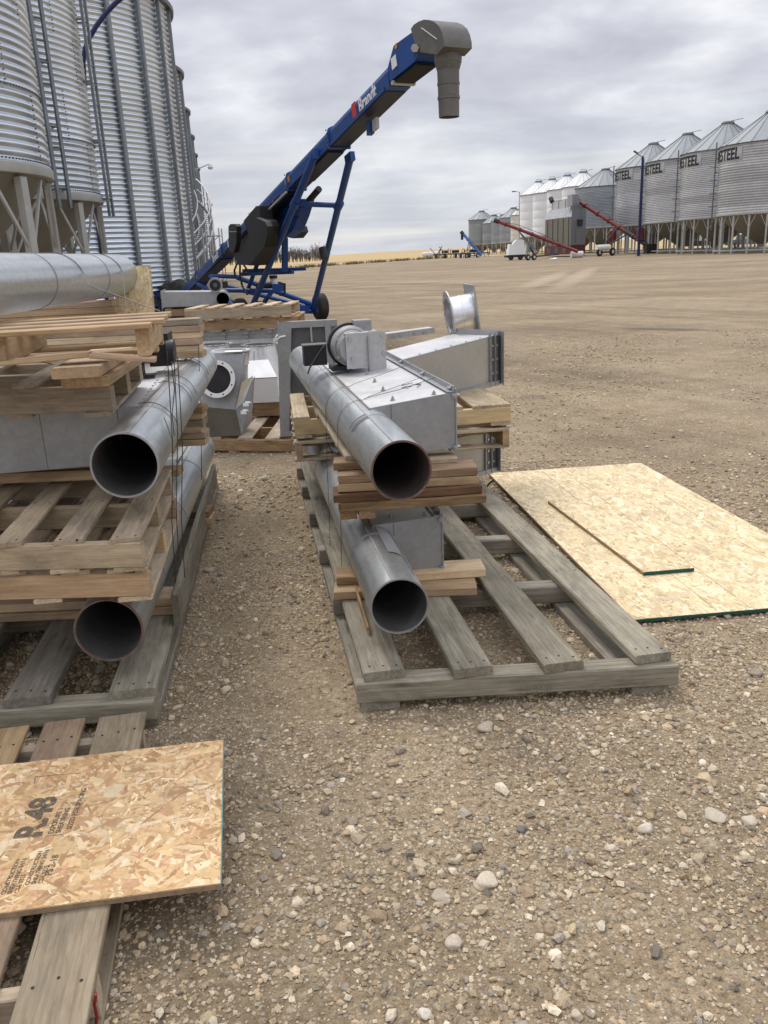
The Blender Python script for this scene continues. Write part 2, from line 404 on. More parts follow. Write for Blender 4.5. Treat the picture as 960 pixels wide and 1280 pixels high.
# ------------------------------------------------------------------ ground
def sstep(a, b, x):
    t = min(1, max(0, (x - a) / (b - a))); return t * t * (3 - 2 * t)
def gz(x, y):
    d = math.hypot(x, y); return .9 * sstep(40, 200, d) if y > -20 else 0.0
def emask(nt, pos, c, ax, rx, ry, soft=.5, nz=None):
    """soft ellipse, centre c, long axis direction ax"""
    a = Vector((ax[0], ax[1])).normalized()
    rel = nd(nt, 'ShaderNodeVectorMath', {0: pos, 1: (c[0], c[1], 0)}, operation='SUBTRACT').outputs[0]
    px = nd(nt, 'ShaderNodeVectorMath', {0: rel, 1: (a.x / rx, a.y / rx, 0)}, operation='DOT_PRODUCT').outputs['Value']
    py = nd(nt, 'ShaderNodeVectorMath', {0: rel, 1: (-a.y / ry, a.x / ry, 0)}, operation='DOT_PRODUCT').outputs['Value']
    r = mth(nt, 'ADD', mth(nt, 'MULTIPLY', px, px), mth(nt, 'MULTIPLY', py, py))
    if nz is not None: r = mth(nt, 'ADD', r, mth(nt, 'MULTIPLY', mth(nt, 'SUBTRACT', nz, .5), 1.6))
    return ramp(nt, r, [(1 - soft, 1.0), (1.0, 0.0)])
m, nt, b = newmat('gravel_ground', .9, 0, .15)
v, _ = coords(nt, False)
fl = nd(nt, 'ShaderNodeVectorMath', {0: v, 1: (1, 1, 0)}, operation='MULTIPLY').outputs[0]
a1 = noise(nt, fl, .35, 6, .6, .5); a2 = noise(nt, fl, 3.2, 6, .65); a3 = noise(nt, fl, 38, 5, .7); a4 = noise(nt, fl, 170, 3, .7)
c = ramp(nt, mth(nt, 'ADD', mth(nt, 'MULTIPLY', a1, .5), mth(nt, 'MULTIPLY', a2, .5)), [(.32, (.175, .130, .079)), (.5, (.258, .199, .126)), (.7, (.352, .283, .19))])
c = mixc(nt, 1.0, c, ramp(nt, a3, [(.25, .45), (.5, 1.0), (.75, 1.45)]), 'MULTIPLY')
c = mixc(nt, 1.0, c, ramp(nt, a4, [(.25, .6), (.5, 1.0), (.78, 1.4)]), 'MULTIPLY')
vo = nd(nt, 'ShaderNodeTexVoronoi', {'Vector': fl, 'Scale': 85.0})
st = ramp(nt, nd(nt, 'ShaderNodeSeparateColor', {0: vo.outputs['Color']}).outputs[0], [(.62, 0.0), (.66, 1.0)])
inside = ramp(nt, vo.outputs['Distance'], [(.25, 1.0), (.5, 0.0)])
scol = ramp(nt, nd(nt, 'ShaderNodeSeparateColor', {0: vo.outputs['Color']}).outputs[1], [(.0, (.26, .22, .18)), (.5, (.42, .36, .28)), (1.0, (.56, .51, .43))])
c = mixc(nt, mth(nt, 'MULTIPLY', mth(nt, 'MULTIPLY', st, inside), .8), c, scol)
# stone chips too small to model further out
for sc_, amt in ((26, .55), (9, .38)):
    vq = nd(nt, 'ShaderNodeTexVoronoi', {'Vector': fl, 'Scale': float(sc_)}); cs = nd(nt, 'ShaderNodeSeparateColor', {0: vq.outputs['Color']})
    core = ramp(nt, vq.outputs['Distance'], [(.16, 1.0), (.30, 0.0)])
    c = mixc(nt, mth(nt, 'MULTIPLY', mth(nt, 'MULTIPLY', core, ramp(nt, cs.outputs[0], [(.78, 0.0), (.80, 1.0)])), amt), c, (.52, .45, .33))
    c = mixc(nt, mth(nt, 'MULTIPLY', mth(nt, 'MULTIPLY', core, ramp(nt, cs.outputs[1], [(.82, 0.0), (.84, 1.0)])), amt), c, (.085, .065, .042))
# far yard: long wheel-worn streaks
streak = noise(nt, vmul(nt, fl, (.05, .32, 1)), 1.0, 5, .6, .3)
c = mixc(nt, 1.0, c, ramp(nt, streak, [(.3, .82), (.5, 1.0), (.7, 1.22)]), 'MULTIPLY')
rotd = nd(nt, 'ShaderNodeVectorRotate', {'Vector': fl, 'Angle': R(-28)}, rotation_type='Z_AXIS').outputs[0]
trk = noise(nt, vmul(nt, rotd, (1.3, .035, 1)), 1.0, 4, .65, .5)
c = mixc(nt, 1.0, c, ramp(nt, trk, [(.34, .84), (.48, 1.0), (.66, 1.14)]), 'MULTIPLY')
nz = noise(nt, fl, .9, 4, .6); nz2 = noise(nt, fl, .22, 4, .6)
for (p, q, ry) in (((664, 353), (702, 336), .8), ((704, 352), (738, 332), .8)):
    P, Q = G(p[0], p[1], .15), G(q[0], q[1], .3); C_ = (P + Q) / 2; D_ = Q - P
    c = mixc(nt, mth(nt, 'MULTIPLY', emask(nt, fl, C_, D_, D_.length * .8, ry, .9, nz), .5), c, (.46, .385, .275))
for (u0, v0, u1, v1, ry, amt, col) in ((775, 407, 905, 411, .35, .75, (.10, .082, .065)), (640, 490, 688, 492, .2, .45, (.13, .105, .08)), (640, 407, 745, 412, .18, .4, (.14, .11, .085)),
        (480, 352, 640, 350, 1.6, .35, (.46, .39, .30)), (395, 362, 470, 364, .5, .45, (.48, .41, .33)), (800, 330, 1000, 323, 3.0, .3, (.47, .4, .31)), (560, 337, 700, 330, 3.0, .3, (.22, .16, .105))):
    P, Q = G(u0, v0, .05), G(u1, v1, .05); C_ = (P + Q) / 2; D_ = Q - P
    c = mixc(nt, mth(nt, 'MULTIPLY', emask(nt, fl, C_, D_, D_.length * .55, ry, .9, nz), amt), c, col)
nt.links.new(c, b.inputs['Base Color'])
bn = nd(nt, 'ShaderNodeBump', {'Height': mth(nt, 'ADD', mth(nt, 'MULTIPLY', a3, .7), mth(nt, 'MULTIPLY', a4, .3)), 'Strength': .7, 'Distance': .012})
nt.links.new(bn.outputs[0], b.inputs['Normal'])
mb = MB(); NA = 180
radii = [0.0] + [.5 * 1.075 ** i for i in range(128)]
radii = [r for r in radii if r < 4200]
vs = [(0, 0, 0)]
for r in radii[1:]:
    for k in range(NA):
        a = 2 * math.pi * k / NA; x, y = r * math.sin(a), r * math.cos(a)
        und = .012 * math.sin(x * 1.9 + .6 * y) * math.sin(y * 1.3 + .4) * sstep(6, 9, r) * (1 - sstep(60, 120, r))
        vs.append((x, y, gz(x, y) + und))
fs = [(0, 1 + k, 1 + (k + 1) % NA) for k in range(NA)]
fs = [(0, 1 + (k + 1) % NA, 1 + k) for k in range(NA)]
for i in range(len(radii) - 2):
    for k in range(NA):
        j = (k + 1) % NA; fs.append((1 + i * NA + k, 1 + i * NA + j, 1 + (i + 1) * NA + j, 1 + (i + 1) * NA + k))
mb.add(vs, fs); struct(obj('ground', mb, 'gravel_ground'))

# stubble field behind the yard
m, nt, b = newmat('stubble', .95, 0, .1); v, _ = coords(nt, False)
s1 = noise(nt, vmul(nt, v, (.004, .03, 0)), 1.0, 5, .6); s2 = noise(nt, vmul(nt, v, (.6, .6, 0)), 1.0, 5, .7)
c = ramp(nt, s1, [(.3, (.36, .255, .125)), (.5, (.46, .345, .18)), (.7, (.52, .41, .24))])
c = mixc(nt, 1.0, c, ramp(nt, s2, [(.3, .8), (.7, 1.2)]), 'MULTIPLY'); nt.links.new(c, b.inputs['Base Color'])
def fieldedge(th):
    pts = [(-180, 125), (-30, 118), (-6.5, 123), (5.4, 166), (12, 152), (20, 140), (180, 140)]
    for (a, d0), (a2, d1) in zip(pts, pts[1:]):
        if a <= th <= a2: return d0 + (d1 - d0) * (th - a) / (a2 - a)
mb = MB(); NF = 160; FR = [0, 2, 8, 25, 60, 120, 220, 400, 700, 1100, 1600, 2300, 3200, 4300]; vs = []
for k in range(NF + 1):
    th = -70 + 140 * k / NF; a = R(th); e = fieldedge(th)
    for r0 in FR:
        r = e + r0; x, y = r * math.sin(a), r * math.cos(a)
        hill = 1.0 * sstep(100, 2200, r0) * (9 + 3.5 * math.sin(th * .13 + .5) + .4 * math.sin(th * .9)) * (1 if r0 < 2300 else 1)
        vs.append((x, y, gz(x, y) + .02 + hill))
n = len(FR)
mb.add(vs, [(k * n + i, (k + 1) * n + i, (k + 1) * n + i + 1, k * n + i + 1) for k in range(NF) for i in range(n - 1)])
struct(obj('stubble_field', mb, 'stubble'))

def icos():
    t = (1 + 5 ** .5) / 2
    v = np.array([(-1, t, 0), (1, t, 0), (-1, -t, 0), (1, -t, 0), (0, -1, t), (0, 1, t), (0, -1, -t), (0, 1, -t), (t, 0, -1), (t, 0, 1), (-t, 0, -1), (-t, 0, 1)], float)
    f = np.array([(0, 11, 5), (0, 5, 1), (0, 1, 7), (0, 7, 10), (0, 10, 11), (1, 5, 9), (5, 11, 4), (11, 10, 2), (10, 7, 6), (7, 1, 8), (3, 9, 4), (3, 4, 2), (3, 2, 6), (3, 6, 8), (3, 8, 9), (4, 9, 5), (2, 4, 11), (6, 2, 10), (8, 6, 7), (9, 8, 1)])
    return v / np.linalg.norm(v[0]), f
def attr_mat(name, rough, scale=200):
    m, nt, b = newmat(name, rough, 0, .25)
    at = nt.nodes.new('ShaderNodeAttribute'); at.attribute_name = 'col'; v, _ = coords(nt, False)
    c = mixc(nt, 1.0, at.outputs['Color'], ramp(nt, noise(nt, v, scale, 4, .65), [(.3, .75), (.7, 1.2)]), 'MULTIPLY')
    nt.links.new(c, b.inputs['Base Color']); return m
attr_mat('pebble', .85); attr_mat('tuft', .95, 3)
def bulk_mesh(name, V, F, C, mat, smooth=False):
    """V (n,3), F (m,k) all faces same size, C (n,3) per-vertex colour"""
    me = bpy.data.meshes.new(name); k = F.shape[1]
    me.vertices.add(len(V)); me.vertices.foreach_set('co', V.astype(np.float32).ravel())
    me.loops.add(F.size); me.loops.foreach_set('vertex_index', F.astype(np.int32).ravel())
    me.polygons.add(len(F)); me.polygons.foreach_set('loop_start', np.arange(0, F.size, k, dtype=np.int32))
    me.polygons.foreach_set('use_smooth', [smooth] * len(F))
    at = me.color_attributes.new('col', 'FLOAT_COLOR', 'POINT')
    at.data.foreach_set('color', np.hstack([C, np.ones((len(C), 1))]).astype(np.float32).ravel())
    me.update(calc_edges=True); me.materials.append(MAT[mat]); return me
PAL = np.array([(.58, .50, .38), (.46, .395, .30), (.70, .64, .53), (.38, .29, .195), (.34, .315, .28), (.20, .18, .155), (.50, .39, .28), (.64, .57, .455), (.46, .37, .25), (.56, .47, .34)])
def clump(x, y):
    return (np.sin(x * 2.3 + 1.1 * np.sin(y * 1.7)) + np.sin(y * 2.9 - x * 1.3 + 2) + np.sin(x * 6.1 + y * 4.3) * .6 + np.sin(y * 7.7 - x * 3.1) * .5) / 3.1
def octs():
    v = np.array([(1, 0, 0), (-1, 0, 0), (0, 1, 0), (0, -1, 0), (0, 0, 1), (0, 0, -1)], float)
    f = np.array([(0, 2, 4), (2, 1, 4), (1, 3, 4), (3, 0, 4), (2, 0, 5), (1, 2, 5), (3, 1, 5), (0, 3, 5)]); return v, f
def gravel(name, n, y0, y1, rmed, sig, rmax, thin, low=False):
    pv, pf = octs() if low else icos(); nv = len(pv)
    # uniform over the ground that the camera can see, plus a margin
    y = np.sqrt(RNG.uniform(y0 ** 2, y1 ** 2, n)); x = RNG.uniform(-.62, .62, n) * (y + .9)
    keep = RNG.uniform(0, 1, n) < np.clip(.72 + thin * clump(x, y), .13, 1)
    x, y = x[keep], y[keep]; n = len(x)
    r = np.minimum(rmed * np.exp(RNG.normal(0, sig, n)), rmax)
    sc = RNG.uniform(.65, 1.3, (n, 3)); sc[:, 2] *= .72
    V = pv[None] * (1 + RNG.uniform(-.32, .30, (n, nv, 1))) * sc[:, None, :] * r[:, None, None]
    ang = RNG.uniform(0, 6.283, n); ca, sa = np.cos(ang)[:, None], np.sin(ang)[:, None]
    X = V[:, :, 0] * ca - V[:, :, 1] * sa; Y = V[:, :, 0] * sa + V[:, :, 1] * ca
    V[:, :, 0] = X + x[:, None]; V[:, :, 1] = Y + y[:, None]; V[:, :, 2] += (r * RNG.uniform(.05, .45, n))[:, None]
    C = PAL[RNG.integers(0, len(PAL), n)] * np.array((1.06, 1.02, .93)) * RNG.uniform(.75, 1.15, (n, 1)); d = RNG.uniform(.05, .5, (n, 1))
    C = C * (1 - d) + np.array((.31, .243, .158)) * d
    F = (pf[None] + (np.arange(n) * nv)[:, None, None]).reshape(-1, 3)
    me = bulk_mesh(name, V.reshape(-1, 3), F, np.repeat(C, nv, 0), 'pebble')
    o = link(name, me); return tag(o, None or ('fine loose gravel scattered over the brown dirt yard' if 'fine' in name else 'coarser pebbles lying among the gravel of the yard' if 'coarse' in name else 'thin far gravel scattered past the timber skids'), 'gravel', None, 'stuff')
gravel('fine_gravel', 185000, 1.05, 4.6, .0036, .5, .011, .8, True)
gravel('coarse_gravel', 40000, 1.05, 6.5, .0072, .45, .021, 1.0)
gravel('far_gravel', 42000, 4.4, 16, .0085, .45, .024, .5, True)

# the biggest loose stones, one by one
def stone(u, v, w, label, col, flat=.6):
    p = G(u, v + 2, 0); r = w / 2 / (FPX / (p - EYE).dot(FW))
    bm = bmesh.new(); bmesh.ops.create_icosphere(bm, subdivisions=3, radius=1)
    sd = random.uniform(0, 9)
    for q in bm.verts:
        k = 1 + .16 * math.sin(q.co.x * 2.7 + sd) * math.sin(q.co.y * 3.1 + sd * 2) + .10 * math.sin(q.co.z * 4 + q.co.x * 3 + sd)
        q.co = q.co * k; q.co.z *= flat; q.co.y *= .85
    for q in bm.verts: q.co *= r
    me = bpy.data.meshes.new('stone'); bm.to_mesh(me); bm.free()
    me.polygons.foreach_set('use_smooth', [True] * len(me.polygons))
    at = me.color_attributes.new('col', 'FLOAT_COLOR', 'POINT'); at.data.foreach_set('color', list(col + (1,)) * len(me.vertices))
    me.materials.append(MAT['pebble'])
    o = link('stone', me, None, None, Matrix.Translation((p.x, p.y, r * flat * .45)) @ Matrix.Rotation(random.uniform(0, 6), 4, 'Z'))
    tag(o, label, 'stone', 'larger stones loose on the gravel')
for s in ((607, 910, 21, 'rounded pale stone lying close in front of the skid beam', (.47, .40, .31)),
          (607, 1102, 32, 'largest flat pale stone, right of the strand board in the foreground', (.55, .48, .37), .4),
          (551, 1121, 26, 'half buried dull stone, left of the largest flat pale stone', (.40, .34, .26), .3),
          (807, 1036, 20, 'cream rounded stone alone in the right middle of the gravel', (.56, .50, .40)),
          (763, 1060, 15, 'small blocky cream stone beside the cream rounded stone', (.55, .48, .38)),
          (937, 1026, 22, 'pale broad stone near the right edge of the gravel', (.53, .46, .36), .45),
          (894, 1019, 28, 'flat sunken slab of pale stone, left of the pale broad stone', (.47, .41, .32), .25),
          (567, 1178, 26, 'long knobbly pale stone below the half buried dull stone', (.50, .43, .34), .5),
          (530, 1267, 18, 'whitish stone at the bottom edge of the gravel', (.60, .55, .46)),
          (721, 1269, 16, 'twin-looking tan stone at the bottom edge, right of the whitish stone', (.50, .42, .32)),
          (652, 1036, 13, 'dark grey pebble in the centre of the gravel', (.17, .16, .15)),
          (945, 842, 18, 'grey brown stone by the right edge below the yellow boards', (.30, .25, .2)),
          (262, 712, 16, 'light flat stone on the bare dirt between the two stacks', (.42, .36, .28), .4),
          (330, 598, 12, 'little pale stone on the dirt strip near the brown pallet', (.48, .42, .33)),
          (283, 861, 13, 'pale pebble on the dirt right of the left skid', (.5, .43, .34))):
    stone(*s)

# weeds along the field edge and the far row of bare trees
def blades(name, pts, h0, h1, w, lean, cols, label, cat, nb):
    V = []; C = []
    for (x, y, z) in pts:
        for _ in range(nb):
            a = random.uniform(0, 6.28); h = random.uniform(h0, h1); l = random.uniform(0, lean) * h
            bx, by = x + random.uniform(-.5, .5) * h, y + random.uniform(-.5, .5) * h
            dx, dy = math.cos(a), math.sin(a); tx, ty = bx + l * math.cos(a * 3), by + l * math.sin(a * 3)
            V += [(bx - dx * w, by - dy * w, z), (bx + dx * w, by + dy * w, z), (tx, ty, z + h)]
            col = np.array(random.choice(cols)) * random.uniform(.7, 1.2); C += [col] * 3
    V = np.array(V); F = np.arange(len(V)).reshape(-1, 3)
    o = link(name, bulk_mesh(name, V, F, np.array(C), 'tuft')); return tag(o, label, cat, None, 'stuff')
pts = []
for k in range(650):
    th = random.uniform(-5.5, 5.0); e = fieldedge(th) + random.gauss(1, 3.0) ; a = R(th)
    if random.random() < .35 + .65 * (math.sin(th * 4) > -.3): pts.append((e * math.sin(a), e * math.cos(a), gz(e * math.sin(a), e * math.cos(a))))
blades('weeds', pts, .15, .55, .05, .6, [(.13, .12, .05), (.2, .16, .08), (.10, .10, .045), (.27, .2, .11)], 'strip of dark dry weeds along the edge of the stubble field', 'weeds', 5)
def bare_trees():
    mb = MB(); 
    for k in range(64):
        th = R(-10.5 + 7.6 * (k / 63) + random.uniform(-.06, .06)); d = 330 + random.uniform(-8, 8)
        x, y = d * math.sin(th), d * math.cos(th); z = gz(x, y) - .2; H = random.uniform(4.0, 7.6) * (.8 if k % 7 else 1.1)
        mb.cyl((x, y, z), (x + random.uniform(-.2, .2), y, z + H * .6), .16, 4, .06, False)
        for q in range(44):
            z0 = z + H * random.uniform(.08, .65); a = random.uniform(0, 6.28); l = H * random.uniform(.15, .42)
            e = (x + math.cos(a) * l * .55, y + math.sin(a) * l * .4, z0 + l * random.uniform(.6, 1.1))
            mb.cyl((x, y, z0), e, .06, 3, .02, False)
            for _ in range(2): mb.cyl(e, (e[0] + random.uniform(-.8, .8), e[1], e[2] + random.uniform(.1, .9)), .045, 3, .015, False)
    return mb
tag(obj('tree_row', bare_trees(), 'bark', smooth=False), 'far row of bare leafless trees on the horizon beyond the conveyor', 'trees', None, 'stuff')

# ------------------------------------------------------------------ grain bins
def corr_ring(Rr, h, pitch, amp, n=64, sub=6):
    m = max(1, round(h / pitch)); prof = []
    for i in range(m * sub + 1):
        z = h * i / (m * sub); prof.append((Rr + amp * math.sin(2 * math.pi * i / sub), z))
    return MB().lathe(prof, n)
def ladder(parent, p, out, z0, z1, w=.42, mat='galv_dark', rung=.3, name='ladder', r=.022):
    """vertical ladder at plan point p, `out` the unit plan direction away from the wall"""
    t = Vector((-out[1], out[0], 0)) * (w / 2); P = Vector((p[0], p[1], 0))
    mb = MB()
    for s in (-1, 1): mb.beam(P + t * s + Vector((0, 0, z0)), P + t * s + Vector((0, 0, z1)), r * 2.6, r * 2.6, (out[0], out[1], 0))
    n = int((z1 - z0) / rung)
    l = obj(name, mb, mat, parent, smooth=False)
    mb = MB()
    for i in range(1, n): 
        z = z0 + i * rung; mb.cyl(P - t + Vector((0, 0, z)), P + t + Vector((0, 0, z)), r, 5, None, False)
    for i in range(int((z1 - z0) / 1.3)):
        z = z0 + .4 + i * 1.3; q = P - Vector((out[0], out[1], 0)) * .24
        for s in (-1, 1): mb.beam(P + t * s + Vector((0, 0, z)), q + t * s + Vector((0, 0, z)), r * 1.6, r * 1.6)
    struct(obj('rungs', mb, mat, l, smooth=False), 'stuff')
    return l
def hopper_bin(c, Rr, zring, zeave, nring, label, group, wallmat, roofrise=None, nlegs=16, phase=0.0, pitch=.13, amp=.02, cam_az=None, cone=.9, legw=.13, seams=True, zg=0.0, legmat='leg_paint', nseg=64, smooth_wall=False, roofmat='galv_roof', npanel=20, hop='hopper_paint'):
    t = thing('hopper_bin', label, 'grain bin', (c[0], c[1], zg), 0, group); cx, cy = c[0], c[1]
    Tb = lambda z: Matrix.Translation((cx, cy, z))
    hr = (zeave - zring) / nring
    me = (MB().lathe([(Rr, 0), (Rr, hr - .012), (Rr - .012, hr)], nseg) if smooth_wall else corr_ring(Rr, hr, pitch, amp, nseg)).mesh('wall_ring', True, 1.2)
    me.materials.append(MAT[wallmat])
    for k in range(nring): link('wall_ring', me, None, t, Tb(zring + k * hr))
    # base ring, hopper, legs
    obj('base_ring', MB().lathe([(Rr - .08, -.15), (Rr + .04, -.15), (Rr + .05, -.13), (Rr + .05, .0), (Rr + .02, .02), (Rr - .05, .03)], nseg), legmat, t, Tb(zring))
    hz = max(zg + .7, zring - Rr * cone)
    obj('hopper', MB().lathe([(Rr - .06, -.12), (.34, hz - zring), (.34, hz - zring - .25), (.28, hz - zring - .25)], 40), hop, t, Tb(zring))
    lm = MB().box(-legw / 2, legw / 2, -legw * .62, legw * .62, 0, zring - .2 - zg).mesh('leg', False); lm.materials.append(MAT[legmat])
    bh = min(1.15, (zring - zg) * .36)
    dphi = math.pi / nlegs * 1.0
    a = Vector((Rr - .05, 0, bh * -1)); 
    for k in range(nlegs):
        ph = phase + 2 * math.pi * k / nlegs; M = Matrix.Translation((cx, cy, 0)) @ Matrix.Rotation(ph, 4, 'Z')
        link('leg', lm, None, t, M @ Matrix.Translation((Rr - .07, 0, zg)))
        for s in (-1, 1):
            mbb = MB().beam((Rr - .06, s * .03, zring - .2 - bh), ((Rr - .06) * math.cos(dphi * .72), s * (Rr - .06) * math.sin(dphi * .72), zring - .2), legw * .36, legw * .36)
            if k == 0: bm_ = mbb.mesh('brace', False); bm_.materials.append(MAT[legmat]); 
            if k == 0 and s == -1: bms = {}
            if k == 0: bms[s] = bm_
            link('brace', bms[s], None, t, M)
    obj('bottom_ring', MB().lathe([(Rr - .12, 0), (Rr + .0, 0), (Rr + .0, .12), (Rr - .12, .12), (Rr - .12, 0)], nseg), legmat, t, Tb(zg + .28))
    if roofrise:
        rw = math.pi / npanel
        def pan():
            mb = MB(); vs = []
            for (r, z) in ((Rr + .12, -.06), (.55, roofrise)):
                for a in (-rw, -rw * .9, -rw * .86, rw): 
                    lift = .07 if a == -rw * .9 or a == -rw else 0
                    rr = r; vs.append((rr * math.cos(a), rr * math.sin(a), z + lift))
            return mb.add(vs, [(0, 1, 5, 4), (1, 2, 6, 5), (2, 3, 7, 6)])
        pm = pan().mesh('roof_panel', False); pm.materials.append(MAT[roofmat])
        rm = MB().beam((Rr + .1, 0, .0), (.5, 0, roofrise + .03), .03, .06).mesh('roof_rib', False); rm.materials.append(MAT['galv_dark'])
        for k in range(npanel):
            M = Tb(zeave) @ Matrix.Rotation(2 * rw * k, 4, 'Z'); link('roof_panel', pm, None, t, M)
            link('roof_rib', rm, None, t, Tb(zeave) @ Matrix.Rotation(2 * rw * (k + .5), 4, 'Z'))
        obj('eave_ring', MB().lathe([(Rr - .02, -.06), (Rr + .14, -.08), (Rr + .14, -.03), (Rr, .0)], nseg), 'galv_dark', t, Tb(zeave))
        obj('roof_cap', MB().lathe([(.66, -.05), (.7, .02), (.62, .2), (.1, .26), (.0, .27)], 20), 'galv_dark', t, Tb(zeave + roofrise))
        obj('lid_lever', MB().cyl((0, 0, .2), (1.6 * .9, -.5, .42), .035, 5), 'galv_dark', t, Tb(zeave + roofrise), smooth=False)
    return t
def cyl_text(me, Rr, a0, z):
    """wrap flat lettering round a cylinder, starting at azimuth a0"""
    for q in me.vertices:
        a = a0 + q.co.x * .86 / Rr; r = Rr + q.co.z; zz_ = z + q.co.y * 1.18
        q.co = (r * math.cos(a), r * math.sin(a), zz_)
    return me
def subdiv_long(me, cut=.22):
    bm = bmesh.new(); bm.from_mesh(me); bmesh.ops.triangulate(bm, faces=bm.faces)
    for _ in range(4):
        es = [e for e in bm.edges if abs(e.verts[0].co.x - e.verts[1].co.x) > cut]
        if not es: break
        bmesh.ops.subdivide_edges(bm, edges=es, cuts=1); bmesh.ops.triangulate(bm, faces=bm.faces)
    bm.to_mesh(me); bm.free(); return me
subdiv_long(T_WESTEEL)

# four lettered steel bins on the right
WS = ((817, 180, 123.5, 'lettered galvanised hopper bin standing behind the dark blue light pole'),
      (860, 168, 114.5, 'lettered galvanised hopper bin, next one right of the blue light pole'),
      (910, 154, 106.0, 'lettered galvanised hopper bin, third one counting from the blue pole'),
      (966, 140, 97.5, 'lettered galvanised hopper bin cut off by the right edge of the photo'))
for i, (u, v, D, lab) in enumerate(WS):
    pk = AD(u, v, D); zg = gz(pk.x, pk.y); Rr = 4.7
    caz = math.atan2(-pk.y, -pk.x)
    t = hopper_bin((pk.x, pk.y), Rr, 4.1, pk.z - 2.9, 9, lab, 'lettered grain bins in the right-hand row', 'galv_far', 2.85, 18, caz + .07, .21, .018, zg=zg, nseg=72, cone=.64)
    M = Matrix.Translation((pk.x, pk.y, 0)); ze = pk.z - 2.9
    a0 = caz - R(91)
    obj('sign_plate', MB().lathe([(Rr + .021, ze - 1.54), (Rr + .027, ze - 1.53), (Rr + .027, ze - .32), (Rr + .021, ze - .31)], 24, (0, 0, 0), a0, a0 + 4.95 / Rr), 'sign_grey', t, M)
    link('lettering', cyl_text(T_WESTEEL.copy(), Rr + .045, a0 + .03, ze - 1.42), 'black_letter', t, M)
    la = caz - R(80); o_ = (math.cos(la), math.sin(la))
    ladder(t, (pk.x + (Rr + .3) * o_[0], pk.y + (Rr + .3) * o_[1]), o_, zg + 2.4, ze + .5, .5, 'galv_dark', .4, r=.025)
    # bracket rings that hold the ladder tube
    mb = MB()
    for k in range(5):
        z = 5 + k * (ze - 5.6) / 4; mb.beam((pk.x + Rr * o_[0], pk.y + Rr * o_[1], z), (pk.x + (Rr + .75) * o_[0], pk.y + (Rr + .75) * o_[1], z), .1, .06)
    struct(obj('ladder_brackets', mb, 'galv_dark', t, smooth=False), 'stuff')
    if i < 2:
        p2 = Vector((pk.x, pk.y, 0)) + Vector((math.cos(caz - R(64 + 6 * i)), math.sin(caz - R(64 + 6 * i)), 0)) * (Rr + .55)
        k = thing('motor_guard', 'dark red motor guard under the lettered bin %s' % ('behind the blue pole' if i == 0 else 'right of the blue pole'), 'motor guard', (p2.x, p2.y, 2.0), 0, 'red motor guards under the lettered bins')
        obj('guard_shell', MB().cyl((p2.x, p2.y, 2.1), (p2.x, p2.y, 3.5), .5, 14, .42), 'red_paint', k)
        obj('guard_cap', MB().cyl((p2.x, p2.y, 3.5), (p2.x, p2.y, 3.85), .42, 14, .12), 'red_paint', k)
        obj('hanger', MB().beam((p2.x, p2.y, zg), (p2.x, p2.y, 2.1), .12, .12), 'leg_paint', k)
# older blue-grey bin
pk = AD(757, 212, 142); zg = gz(pk.x, pk.y); caz = math.atan2(-pk.y, -pk.x)
hopper_bin((pk.x, pk.y), 4.55, 4.45, pk.z - 2.55, 7, 'unlettered blue grey hopper bin between the white bins and the lettered row', 'grain bins on the far side of the yard', 'galv_blue', 2.5, 16, caz + .1, .22, .018, zg=zg)
# four smooth white bins
for i, (u, v, D, lab) in enumerate(((673, 226.7, 166, 'smooth white hopper bin, leftmost and lowest of the white row'), (690, 223.7, 160.5, 'smooth white hopper bin second from the left of the white row'),
        (709, 219, 154.5, 'smooth white hopper bin third from the left of the white row'), (729, 214.6, 149, 'smooth white hopper bin half hidden behind the blue grey bin'))):
    pk = AD(u, v, D); zg = gz(pk.x, pk.y); caz = math.atan2(-pk.y, -pk.x)
    t = hopper_bin((pk.x, pk.y), 3.35, 3.9, pk.z - 2.3, 5, lab, 'smooth white grain bins behind the dryer', 'white_bin', 2.15, 12, caz, zg=zg, smooth_wall=True, roofmat='white_bin', npanel=16, nseg=48)
    obj('lid_rail', MB().path([(pk.x - .4, pk.y, pk.z - .2), (pk.x - .4, pk.y, pk.z + .35), (pk.x + .5, pk.y, pk.z + .35), (pk.x + .5, pk.y, pk.z - .2)], .04, 5), 'galv_dark', t, smooth=False)
for i, (u, v, D, Rr, rise, lab) in enumerate(((602, 264.6, 206, 3.1, 1.75, 'small grey hopper bin at the far left end of the distant group'), (617.5, 269.5, 201, 2.7, 1.6, 'small grey hopper bin, lowest in the distant group'),
        (629, 269, 196, 2.7, 1.2, 'small grey hopper bin between the lowest and the tallest of the distant group'), (642, 260.5, 189, 3.0, 1.8, 'small grey hopper bin with the tallest cone in the distant group'))):
    pk = AD(u, v, D); zg = gz(pk.x, pk.y); caz = math.atan2(-pk.y, -pk.x)
    hopper_bin((pk.x, pk.y), Rr, 3.3, pk.z - rise, 6, lab, 'small distant grey grain bins', 'galv_blue', rise, 10, caz, .3, .02, zg=zg, nseg=40, npanel=14)
pk = AD(649, 262, 178); caz = math.atan2(-pk.y, -pk.x)
hopper_bin((pk.x, pk.y), 1.7, 3.3, pk.z - 1.0, 5, 'narrow cream smooth bin between the small grey and the white bins', 'narrow cream bin', 'cream_bin', .95, 8, caz, zg=gz(pk.x, pk.y), smooth_wall=True, roofmat='cream_bin', npanel=10, nseg=32)

